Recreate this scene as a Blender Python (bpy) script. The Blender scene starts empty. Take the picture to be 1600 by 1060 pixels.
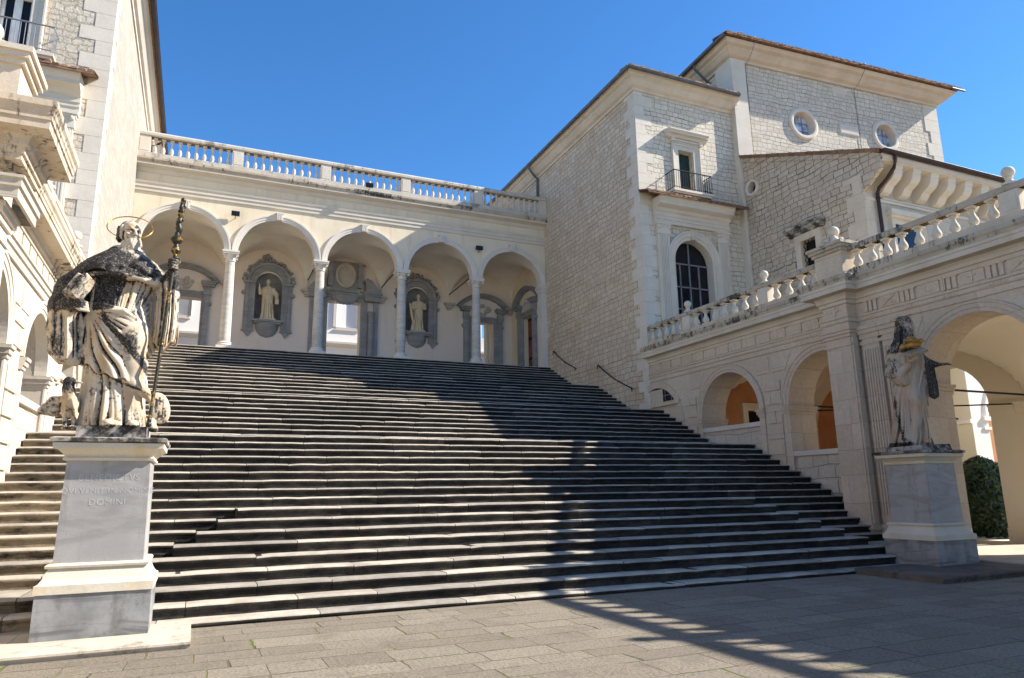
import bpy, bmesh, math, random
import numpy as np
from math import sin, cos, pi, radians, sqrt, atan2
from mathutils import Vector, Matrix
random.seed(7)
SC = bpy.context.scene
COL = SC.collection

# ------------------------------------------------------------------ camera
cam_d = bpy.data.cameras.new("camera")
cam = bpy.data.objects.new("camera", cam_d)
COL.objects.link(cam)
YAW, PITCH, ROLL = 0.41683, 0.21318, -0.0147
_f = Vector((sin(YAW)*cos(PITCH), cos(YAW)*cos(PITCH), sin(PITCH)))
_r = Vector((cos(YAW), -sin(YAW), 0))
_u = _r.cross(_f)
_r2 = _r*cos(ROLL) + _u*sin(ROLL)
_u2 = -_r*sin(ROLL) + _u*cos(ROLL)
cam.matrix_world = Matrix(((_r2.x, _u2.x, -_f.x, 0), (_r2.y, _u2.y, -_f.y, 0), (_r2.z, _u2.z, -_f.z, 1.6), (0, 0, 0, 1)))
cam_d.sensor_width = 36
cam_d.lens = 1103.86/1600*36
cam_d.clip_start = 0.1
cam_d.clip_end = 2000
SC.camera = cam

# ------------------------------------------------------------------ world, sun, exposure
SUN = Vector((1.29, -0.37, 1.0)).normalized()
W = bpy.data.worlds.new("World"); SC.world = W; W.use_nodes = True
_n = W.node_tree.nodes; _n.clear()
_o = _n.new("ShaderNodeOutputWorld"); _b = _n.new("ShaderNodeBackground"); _s = _n.new("ShaderNodeTexSky")
_s.sky_type = 'NISHITA'; _s.sun_disc = False
_s.sun_elevation = math.asin(SUN.z)
_s.sun_rotation = atan2(SUN.x, SUN.y)
_s.altitude = 500; _s.air_density = 0.9; _s.dust_density = 0.1; _s.ozone_density = 5.0
_b.inputs[1].default_value = 0.115
_h = _n.new('ShaderNodeHueSaturation'); _h.inputs['Saturation'].default_value = 1.18; W.node_tree.links.new(_s.outputs[0], _h.inputs['Color']); W.node_tree.links.new(_h.outputs[0], _b.inputs[0]); W.node_tree.links.new(_b.outputs[0], _o.inputs[0])
sun_d = bpy.data.lights.new("sun", 'SUN'); sun_d.energy = 5.0; sun_d.angle = radians(0.53); sun_d.color = (1.0, 0.945, 0.86)
sun = bpy.data.objects.new("sun", sun_d); COL.objects.link(sun)
sun.rotation_euler = (-SUN).to_track_quat('-Z', 'Y').to_euler(); sun.location = (40, -20, 60)
SC.view_settings.view_transform = 'Standard'; SC.view_settings.look = 'None'
SC.view_settings.exposure = 1.14; SC.view_settings.gamma = 1.0
SC.view_settings.use_curve_mapping = False
SC.cycles.max_bounces = 8; SC.cycles.diffuse_bounces = 6; SC.cycles.glossy_bounces = 3
SC.cycles.use_denoising = True

# ------------------------------------------------------------------ materials
class Mat:
    def __init__(s, name, rough=0.85):
        s.m = bpy.data.materials.new(name); s.m.use_nodes = True
        s.nt = s.m.node_tree; s.N = s.nt.nodes; s.L = s.nt.links
        s.N.clear()
        s.out = s.N.new("ShaderNodeOutputMaterial"); s.bs = s.N.new("ShaderNodeBsdfPrincipled")
        s.L.new(s.bs.outputs[0], s.out.inputs[0])
        s.bs.inputs['Roughness'].default_value = rough
        s.bs.inputs['Specular IOR Level'].default_value = 0.25
        s._tc = None
    def node(s, t, **kw):
        n = s.N.new(t)
        for k, v in kw.items(): setattr(n, k, v)
        return n
    def tc(s, which='Object'):
        if s._tc is None: s._tc = s.N.new("ShaderNodeTexCoord")
        return s._tc.outputs[which]
    def set(s, sock, v):
        if hasattr(v, 'is_output') or isinstance(v, bpy.types.NodeSocket): s.L.new(v, sock)
        elif isinstance(v, (tuple, list)) and len(v) == 3 and sock.type == 'RGBA': sock.default_value = (*v, 1)
        else: sock.default_value = v
    def math(s, op, a, b=0.0, c=None, clamp=False):
        n = s.node("ShaderNodeMath", operation=op, use_clamp=clamp)
        s.set(n.inputs[0], a); s.set(n.inputs[1], b)
        if c is not None: s.set(n.inputs[2], c)
        return n.outputs[0]
    def mix(s, fac, a, b, blend='MIX'):
        n = s.node("ShaderNodeMix", data_type='RGBA', blend_type=blend)
        s.set(n.inputs[0], fac); s.set(n.inputs[6], a); s.set(n.inputs[7], b)
        return n.outputs[2]
    def noise(s, vec, scale, detail=4, rough=0.55, dist=0.0, out=0, dims='3D'):
        n = s.node("ShaderNodeTexNoise", noise_dimensions=dims)
        if dims == '1D': s.set(n.inputs['W'], vec)
        else: s.set(n.inputs['Vector'], vec)
        n.inputs['Scale'].default_value = scale; n.inputs['Detail'].default_value = detail
        n.inputs['Roughness'].default_value = rough; n.inputs['Distortion'].default_value = dist
        return n.outputs[out]
    def ramp(s, fac, lo, hi, a=0.0, b=1.0):
        n = s.node("ShaderNodeMapRange", interpolation_type='SMOOTHSTEP')
        s.set(n.inputs[0], fac); n.inputs[1].default_value = lo; n.inputs[2].default_value = hi
        n.inputs[3].default_value = a; n.inputs[4].default_value = b
        return n.outputs[0]
    def mapping(s, vec, scale=(1, 1, 1), loc=(0, 0, 0)):
        n = s.node("ShaderNodeMapping"); s.set(n.inputs[0], vec)
        n.inputs['Scale'].default_value = scale; n.inputs['Location'].default_value = loc
        return n.outputs[0]
    def sep(s, vec):
        n = s.node("ShaderNodeSeparateXYZ"); s.set(n.inputs[0], vec); return n.outputs
    def comb(s, x, y, z=0.0):
        n = s.node("ShaderNodeCombineXYZ"); s.set(n.inputs[0], x); s.set(n.inputs[1], y); s.set(n.inputs[2], z); return n.outputs[0]
    def bump(s, h, strength=0.5, dist=0.02, prev=None):
        n = s.node("ShaderNodeBump"); s.set(n.inputs['Height'], h)
        n.inputs['Strength'].default_value = strength; n.inputs['Distance'].default_value = dist
        if prev is not None: s.L.new(prev, n.inputs['Normal'])
        s.L.new(n.outputs[0], s.bs.inputs['Normal'])
        return n.outputs[0]
    def color(s, c): s.set(s.bs.inputs['Base Color'], c)

def flat(name, c, rough=0.6, metal=0.0, var=0.12, scale=3.0, bump=0.0):
    m = Mat(name, rough)
    n = m.noise(m.tc(), scale, 5)
    dk = tuple(x*(1-var*1.6) for x in c); lt = tuple(min(1, x*(1+var)) for x in c)
    m.color(m.mix(m.ramp(n, .3, .7), dk, lt))
    m.bs.inputs['Metallic'].default_value = metal
    if bump: m.bump(m.noise(m.tc(), scale*9, 4), bump, .01)
    return m.m

def stone(name, c1, c2, scale=1.3, stain=0.0, stain_c=(.03, .027, .024), streak=(1, 1, .25), bump=.25, vein=0.0, warm=None, rough=.8, grain=38, lo=.53, cluster=0.0):
    m = Mat(name, rough); t = m.tc()
    n = m.noise(t, scale, 6, .6)
    col = m.mix(m.ramp(n, .32, .68), c1, c2)
    f = m.noise(t, grain, 3, .6)
    col = m.mix(m.ramp(f, .25, .8, .0, .22), col, tuple(x*.45 for x in c1))
    if warm:
        w = m.noise(m.mapping(t, (1.1, 1.1, .5), (3, 7, 1)), 1.7, 5, .65)
        col = m.mix(m.ramp(w, .52, .72, 0, .75), col, warm)
    if vein:
        v = m.noise(m.mapping(t, (.55, .55, 2.4), (9, 2, 4)), 1.6, 7, .62, 1.4)
        col = m.mix(m.ramp(v, .46, .62, 0, vein), col, tuple(x*.55 for x in c1))
    if stain:
        a = m.noise(m.mapping(t, streak, (5, 1, 8)), 2.3, 7, .72)
        b = m.noise(t, 17, 5, .75)
        k = m.math('ADD', m.math('MULTIPLY', a, .8), m.math('MULTIPLY', b, .2))
        if cluster: k = m.math('ADD', k, m.math('MULTIPLY', m.math('SUBTRACT', m.noise(m.mapping(t, (1, 1, .6), (2, 3, 7)), cluster, 3, .5), .5), .55))
        col = m.mix(m.ramp(k, lo, lo+.13, 0, stain), col, stain_c)
    m.color(col)
    h = m.math('ADD', m.math('MULTIPLY', f, .5), m.noise(t, 7, 4))
    m.bump(h, bump, .02)
    return m.m

def masonry(name, c1, c2, mortar, bw, bh, ms, irr=.5, bump=.7, rough_face=.5, warm=None, dark_joint=0.0, stain=0.0, offs=.5, roughness=.88, dist=.03, smooth=.25):
    m = Mat(name, roughness); uv = m.tc('UV'); t = m.tc()
    x, y, _z = m.sep(uv)
    # uneven courses and uneven block lengths
    wob = m.noise(m.comb(x, y), .9/bw, 2, .5, out=1)
    wx, wy, _w = m.sep(wob); wob2 = m.noise(m.comb(x, y), .42/bw, 1, .5)
    fine = m.noise(m.comb(x, y), 4.5/bw, 2, .5, out=1)
    fx, fy, _q = m.sep(fine)
    ny = m.math('ADD', y, m.math('MULTIPLY', m.math('SUBTRACT', m.noise(y, .8/bh, 1, .5, dims='1D'), .5), irr*bh*1.5))
    row = m.math('FLOOR', m.math('DIVIDE', ny, bh))
    shift = m.math('MULTIPLY', m.noise(m.comb(m.math('MULTIPLY', x, .30/bw), m.math('MULTIPLY', row, 3.7)), 1.0, 1, .5), irr*bw*2.0)
    wr = m.node('ShaderNodeTexWhiteNoise', noise_dimensions='1D'); m.set(wr.inputs['W'], row)
    xs = m.math('ADD', m.math('MULTIPLY', x, m.math('ADD', 1-.45*irr, m.math('MULTIPLY', wr.outputs[0], 1.0*irr))), m.math('MULTIPLY', wr.outputs[0], bw*3*irr))
    nx = m.math('ADD', m.math('ADD', xs, shift), m.math('MULTIPLY', m.math('SUBTRACT', fx, .5), dist*2))
    ny = m.math('ADD', ny, m.math('MULTIPLY', m.math('SUBTRACT', fy, .5), dist*1.6))
    ny = m.math('ADD', ny, m.math('MULTIPLY', m.math('SUBTRACT', wy, .5), irr*bh*.55)); ny = m.math('ADD', ny, m.math('MULTIPLY', m.math('SUBTRACT', wob2, .5), irr*bh*1.5))
    b = m.node("ShaderNodeTexBrick", offset=offs)
    m.set(b.inputs['Vector'], m.comb(nx, ny)); b.inputs['Scale'].default_value = 1
    m.set(b.inputs['Color1'], c1); m.set(b.inputs['Color2'], c2); m.set(b.inputs['Mortar'], mortar)
    b.inputs['Mortar Size'].default_value = ms; b.inputs['Mortar Smooth'].default_value = smooth
    b.inputs['Brick Width'].default_value = bw; b.inputs['Row Height'].default_value = bh
    col = b.outputs['Color']
    n = m.noise(t, 11, 6, .7)
    col = m.mix(m.ramp(n, .35, .75, 0, .38), col, tuple(v*.55 for v in c1))
    big = m.noise(t, .45, 5, .6)
    col = m.mix(m.ramp(big, .42, .7, 0, .35), col, tuple(v*.72 for v in c2))
    if warm:
        w = m.noise(m.mapping(t, (1, 1, .6), (4, 9, 2)), .8, 6, .7)
        col = m.mix(m.ramp(w, .5, .72, 0, .6), col, warm)
    if dark_joint:
        jn = m.noise(t, 1.1, 4, .6)
        k = m.math('MULTIPLY', b.outputs['Fac'], m.ramp(jn, .38, .6, 0, dark_joint))
        col = m.mix(k, col, (.035, .03, .026))
    if stain:
        a = m.noise(m.mapping(t, (1, 1, .3), (2, 5, 1)), 1.2, 7, .7)
        col = m.mix(m.ramp(a, .58, .75, 0, stain), col, (.05, .045, .04))
    m.color(col)
    h1 = m.math('SUBTRACT', 1.0, b.outputs['Fac'])
    h2 = m.noise(t, 9, 6, .7)
    h = m.math('ADD', h1, m.math('MULTIPLY', h2, rough_face))
    m.bump(h, bump, .035)
    return m.m

def tiles(name):
    m = Mat(name, .9); t = m.tc()
    n = m.noise(t, 4, 5, .7)
    col = m.mix(m.ramp(n, .3, .7), (.15, .08, .05), (.32, .19, .115))
    k = m.noise(t, 15, 4, .7)
    m.color(m.mix(m.ramp(k, .5, .75, 0, .7), col, (.06, .05, .04)))
    m.bump(k, .4, .02)
    return m.m

M = {}
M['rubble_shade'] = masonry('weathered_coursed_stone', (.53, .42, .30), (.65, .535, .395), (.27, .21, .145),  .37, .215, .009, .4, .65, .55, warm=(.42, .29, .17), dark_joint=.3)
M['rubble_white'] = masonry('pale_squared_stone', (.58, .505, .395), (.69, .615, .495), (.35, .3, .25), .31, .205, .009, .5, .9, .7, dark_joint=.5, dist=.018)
M['rubble_tower'] = masonry('rough_rubble_stone', (.54, .47, .37), (.64, .56, .45), (.44, .37, .28), .30, .19, .02, .95, 1.0, 1.1, dark_joint=.15, dist=.07)
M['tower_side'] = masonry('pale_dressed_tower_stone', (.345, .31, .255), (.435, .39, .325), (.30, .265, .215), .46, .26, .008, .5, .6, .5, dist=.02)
M['sacristy_stone'] = masonry('grey_beige_rubble_stone', (.49, .40, .295), (.60, .50, .38), (.28, .24, .19), .36, .21, .011, .55, .95, .7, warm=(.42, .31, .2), dark_joint=.6, stain=.35, dist=.025)
M['ashlar'] = masonry('pale_ashlar', (.47, .415, .335), (.54, .48, .395), (.4, .36, .3), .85, .42, .008, .15, .35, .25, dist=.008)
M['parapet_stone'] = masonry('parapet_ashlar', (.48, .41, .32), (.62, .535, .43), (.22, .18, .14), .62, .36, .010, .5, .5, .35, dist=.01)
M['arcade_stone'] = masonry('arcade_ashlar', (.55, .44, .32), (.64, .525, .395), (.36, .29, .22), 1.3, .62, .006, .25, .3, .25, warm=(.48, .37, .26), dist=.004)
M['trim'] = stone('pale_trim_stone', (.56, .47, .355), (.65, .56, .44), 1.1, stain=.4, lo=.60, warm=(.50, .40, .28))
M['trim_clean'] = stone('clean_pale_trim_stone', (.60, .53, .43), (.67, .60, .50), 1.1, stain=.25, lo=.62)
M['trim_dark'] = stone('weather_stained_stone', (.53, .43, .315), (.61, .51, .385), 1.1, stain=.92, lo=.53, streak=(3.0, 3.0, .6), cluster=.45, warm=(.46, .34, .22))
M['rail_dark'] = stone('lichen_stained_coping', (.42, .345, .25), (.52, .435, .33), 1.6, stain=.92, lo=.50, streak=(3, 3, 1.2), cluster=.6)
M['baluster'] = stone('honey_baluster_stone', (.60, .51, .39), (.68, .60, .48), 2.0, stain=.3, lo=.62, warm=(.58, .42, .25))
M['loggia_rail'] = stone('grey_coping_stone', (.50, .45, .38), (.58, .53, .45), 1.5, stain=.6, lo=.54, streak=(2, 2, .8), cluster=.5)
M['plaster'] = stone('cream_plaster', (.72, .60, .43), (.78, .67, .50), .7, bump=.10, grain=60, stain=.30, stain_c=(.42, .34, .25), streak=(1.6, 1.6, .16), lo=.50)
M['plaster_pink'] = stone('pinkish_plaster', (.74, .62, .52), (.79, .68, .58), .45, bump=.08, grain=60, warm=(.72, .60, .42), stain=.2, stain_c=(.45, .36, .28), streak=(1.6, 1.6, .2), lo=.52)
M['vault'] = stone('pale_vault_plaster', (.80, .71, .57), (.85, .77, .64), .6, bump=.08, grain=60, stain=.22, stain_c=(.52, .43, .32), streak=(.9, .9, .9), lo=.50)
M['vault_cream'] = stone('yellowed_vault_plaster', (.76, .68, .53), (.80, .73, .59), .5, bump=.06, grain=60)
M['orange'] = stone('terracotta_plaster', (.48, .205, .08), (.60, .29, .13), .9, bump=.1, grain=50, stain=.35, stain_c=(.33, .16, .08), streak=(1.2, 1.2, .3), lo=.50)
M['portal'] = stone('grey_portal_stone', (.26, .255, .25), (.34, .33, .32), 2.0, bump=.2, vein=.3)
M['portal_light'] = stone('light_carved_stone', (.46, .41, .34), (.54, .48, .40), 2.0, bump=.2)
M['column'] = stone('column_marble', (.60, .54, .46), (.50, .46, .42), .9, vein=.5, warm=(.58, .46, .30), bump=.1)
M['archivolt'] = stone('white_arch_stone', (.64, .58, .50), (.70, .64, .56), 1.2, bump=.12, stain=.2, lo=.6)
M['marble_ped'] = stone('grey_veined_marble', (.34, .325, .31), (.43, .415, .40), 1.0, vein=.38, stain=.45, stain_c=(.16, .135, .105), streak=(2.6, 2.6, .22), lo=.50, bump=.06, rough=.5, grain=80)
M['marble_base'] = stone('dark_grey_veined_marble', (.20, .20, .198), (.33, .33, .325), 2.6, vein=.7, stain=.5, stain_c=(.10, .09, .075), streak=(1.6, 1.6, .6), lo=.51, bump=.08, rough=.55, grain=80)
M['ped_trim'] = stone('cream_pedestal_marble', (.60, .54, .43), (.68, .62, .50), 1.6, stain=.5, lo=.6, warm=(.6, .45, .26), bump=.15)
M['ped_top'] = stone('black_stained_slab', (.34, .31, .27), (.50, .46, .40), 2.2, stain=.95, lo=.44, streak=(1, 1, 1), bump=.25)
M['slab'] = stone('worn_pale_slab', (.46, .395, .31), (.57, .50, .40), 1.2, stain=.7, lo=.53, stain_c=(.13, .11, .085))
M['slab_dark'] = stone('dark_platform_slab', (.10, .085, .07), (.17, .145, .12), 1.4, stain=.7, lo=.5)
M['iron'] = flat('black_iron', (.018, .017, .017), .5, .6)
M['gutter'] = flat('zinc_gutter', (.13, .14, .15), .5, .5)
M['copper'] = flat('dark_brown_pipe', (.05, .033, .028), .45, .5)
M['glass'] = flat('dark_glass', (.012, .013, .016), .08, 0)
M['glass_blue'] = flat('sky_painted_glass', (.42, .52, .68), .06, 0, .35, 2.6)  # sky reflection painted into the pane colour
M['frame_grey'] = flat('grey_window_bars', (.20, .20, .22), .5)
M['frame_white'] = flat('white_paint', (.75, .74, .70), .5)
M['red_door'] = flat('red_brown_door', (.24, .05, .025), .5, 0, .25, 5)
M['brown_dark'] = flat('brown_wood', (.13, .075, .04), .6, 0, .2, 4)
M['green_dark'] = flat('dark_green_paint', (.02, .04, .035), .5)
M['dark_room'] = flat('dark_interior', (.02, .018, .016), .9)
M['tiles'] = tiles('terracotta_roof_tiles')
M['gilt'] = flat('gilded_bronze', (.62, .36, .09), .38, .85, .3, 9)
M['dove_gold'] = flat('ochre_gilding', (.44, .235, .05), .5, .3, .25, 12)
M['facade_white'] = stone('white_facade', (.82, .79, .73), (.86, .83, .78), .5, bump=.05)
M['facade_trim'] = stone('facade_trim', (.50, .46, .41), (.56, .52, .47), .5, bump=.05)

def bronze_mat():
    m = Mat('patinated_gilt_bronze', .45); t = m.tc()
    n = m.noise(t, 9, 5, .7)
    m.color(m.mix(m.ramp(n, .53, .63), (.05, .047, .038), (.44, .28, .07)))
    m.bs.inputs['Metallic'].default_value = .6
    m.bump(m.noise(t, 30, 4), .3, .01)
    return m.m
M['bronze'] = bronze_mat()

def step_mats():
    m = Mat('worn_step_tread', .8); t = m.tc()
    n = m.noise(t, 2.2, 6, .65); f = m.noise(t, 45, 3, .7); l = m.noise(t, 6, 6, .75)
    c = m.mix(m.ramp(n, .3, .7), (.32, .282, .232), (.49, .44, .365))
    c = m.mix(m.ramp(f, .45, .80, 0, .4), c, (.12, .10, .08))
    c = m.mix(m.ramp(l, .64, .74, 0, .35), c, (.09, .078, .065))
    tn = m.node('ShaderNodeAttribute', attribute_name='tone').outputs['Fac']
    c = m.mix(1.0, c, m.comb(m.math('ADD', .68, m.math('MULTIPLY', tn, .5)), m.math('ADD', .68, m.math('MULTIPLY', tn, .48)), m.math('ADD', .68, m.math('MULTIPLY', tn, .44))), 'MULTIPLY')
    m.color(c); m.bump(m.math('ADD', f, m.math('MULTIPLY', l, 2)), .45, .012)
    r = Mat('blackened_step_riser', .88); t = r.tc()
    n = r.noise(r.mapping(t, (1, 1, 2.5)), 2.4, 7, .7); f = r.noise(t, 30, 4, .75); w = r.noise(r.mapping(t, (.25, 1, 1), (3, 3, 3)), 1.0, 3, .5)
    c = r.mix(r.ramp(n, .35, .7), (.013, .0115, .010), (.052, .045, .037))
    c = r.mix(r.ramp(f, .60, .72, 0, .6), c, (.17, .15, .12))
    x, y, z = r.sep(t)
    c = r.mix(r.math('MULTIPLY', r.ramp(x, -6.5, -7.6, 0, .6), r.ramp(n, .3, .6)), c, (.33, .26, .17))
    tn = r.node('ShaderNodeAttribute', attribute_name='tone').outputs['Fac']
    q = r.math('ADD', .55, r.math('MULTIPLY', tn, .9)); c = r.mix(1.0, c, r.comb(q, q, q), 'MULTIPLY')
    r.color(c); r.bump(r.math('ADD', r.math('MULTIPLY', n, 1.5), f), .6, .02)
    return m.m, r.m
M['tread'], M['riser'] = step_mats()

def paving():
    m = Mat('old_stone_paving', .85); t = m.tc()
    x, y, _z = m.sep(t)
    fine = m.noise(t, 3.5, 2, .5, out=1); fx, fy, _q = m.sep(fine)
    bw, bh = .84, .43
    ny = m.math('ADD', y, m.math('MULTIPLY', m.math('SUBTRACT', m.noise(y, .9, 0, .5, dims='1D'), .5), .5))
    row = m.math('FLOOR', m.math('DIVIDE', ny, bh))
    sh = m.math('MULTIPLY', m.noise(m.comb(m.math('MULTIPLY', x, .35), m.math('MULTIPLY', row, 3.1)), 1, 0), 1.4)
    wr = m.node('ShaderNodeTexWhiteNoise', noise_dimensions='1D'); m.set(wr.inputs['W'], row)
    xs = m.math('ADD', m.math('MULTIPLY', x, m.math('ADD', .62, m.math('MULTIPLY', wr.outputs[0], .85))), m.math('MULTIPLY', wr.outputs[0], 7.0))
    nx = m.math('ADD', m.math('ADD', xs, sh), m.math('MULTIPLY', m.math('SUBTRACT', fx, .5), .05))
    ny = m.math('ADD', ny, m.math('MULTIPLY', m.math('SUBTRACT', fy, .5), .05))
    b = m.node("ShaderNodeTexBrick", offset=.5); m.set(b.inputs['Vector'], m.comb(nx, ny)); b.inputs['Scale'].default_value = 1
    m.set(b.inputs['Color1'], (.22, .183, .138)); m.set(b.inputs['Color2'], (.30, .256, .196)); m.set(b.inputs['Mortar'], (.10, .082, .06))
    b.inputs['Mortar Size'].default_value = .010; b.inputs['Mortar Smooth'].default_value = .3
    b.inputs['Brick Width'].default_value = bw; b.inputs['Row Height'].default_value = bh
    jn = m.ramp(m.noise(t, .9, 4, .6), .40, .55)
    jf = m.math('MULTIPLY', b.outputs['Fac'], jn)
    f = m.noise(t, 28, 5, .75); g = m.noise(t, 1.6, 6, .7); pit = m.noise(t, 75, 3, .7)
    c = m.mix(m.ramp(f, .44, .66, 0, .75), m.mix(m.math('MULTIPLY', m.math('SUBTRACT', b.outputs['Fac'], jf), 1.0), b.outputs['Color'], (.24, .20, .155)), (.10, .083, .06))
    c = m.mix(m.ramp(g, .50, .68, 0, .5), c, (.13, .11, .085))
    c = m.mix(m.ramp(pit, .56, .70, 0, .65), c, (.44, .38, .30))
    moss = m.noise(t, 1.3, 4, .7)
    c = m.mix(m.math('MULTIPLY', b.outputs['Fac'], m.ramp(moss, .47, .57)), c, (.11, .14, .02))
    m.color(c)
    h = m.math('SUBTRACT', m.math('ADD', m.math('MULTIPLY', f, .55), m.math('MULTIPLY', g, .5)), m.math('MULTIPLY', jf, 1.2))
    m.bump(h, 1.0, .03)
    return m.m
M['paving'] = paving()

def statue_mat(name, light, tan, black, soft=.10, bias=0.0):
    m = Mat(name, .7); t = m.tc()
    a = m.node("ShaderNodeAttribute", attribute_name='stain')
    n = m.noise(t, 3.2, 7, .72); f = m.noise(t, 26, 5, .8); sp = m.noise(t, 60, 3, .7)
    s = m.math('ADD', a.outputs['Fac'], m.math('ADD', m.math('MULTIPLY', m.math('SUBTRACT', n, .5), 1.1), m.math('MULTIPLY', m.math('SUBTRACT', f, .5), .75)))
    w = m.noise(m.mapping(t, (2.2, 2.2, .7), (1, 4, 2)), 2.0, 5, .6)
    c = m.mix(m.ramp(w, .42, .66, 0, .85), light, tan)
    c = m.mix(m.ramp(s, .5-soft+bias, .5+soft+bias), c, black)
    c = m.mix(m.math('MULTIPLY', m.ramp(m.math('ADD', m.math('MULTIPLY', sp, .6), m.math('MULTIPLY', m.noise(t, 19, 6, .8), .4)), .51, .60, 0, .7), m.ramp(s, .45, .6)), c, (.30, .265, .22))
    m.color(c); m.bump(m.math('ADD', f, m.math('MULTIPLY', n, .6)), .35, .015)
    return m.m
M['statue'] = statue_mat('blackened_white_marble', (.56, .485, .38), (.43, .30, .17), (.021, .019, .018))
M['statue2'] = statue_mat('stained_statue_marble', (.46, .375, .28), (.44, .285, .165), (.022, .020, .018))
M['statue_small'] = statue_mat('cream_niche_marble', (.62, .53, .38), (.50, .38, .22), (.16, .12, .08))
# ------------------------------------------------------------------ helpers
def thing(name, label, cat, loc=(0, 0, 0), group=None):
    o = bpy.data.objects.new(name, None); COL.objects.link(o); o.location = loc
    o.empty_display_size = .2
    o['label'] = label; o['category'] = cat
    if group: o['group'] = group
    return o

def root_loc(p):
    v = Vector((0, 0, 0))
    while p is not None: v += p.location; p = p.parent
    return v

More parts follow.
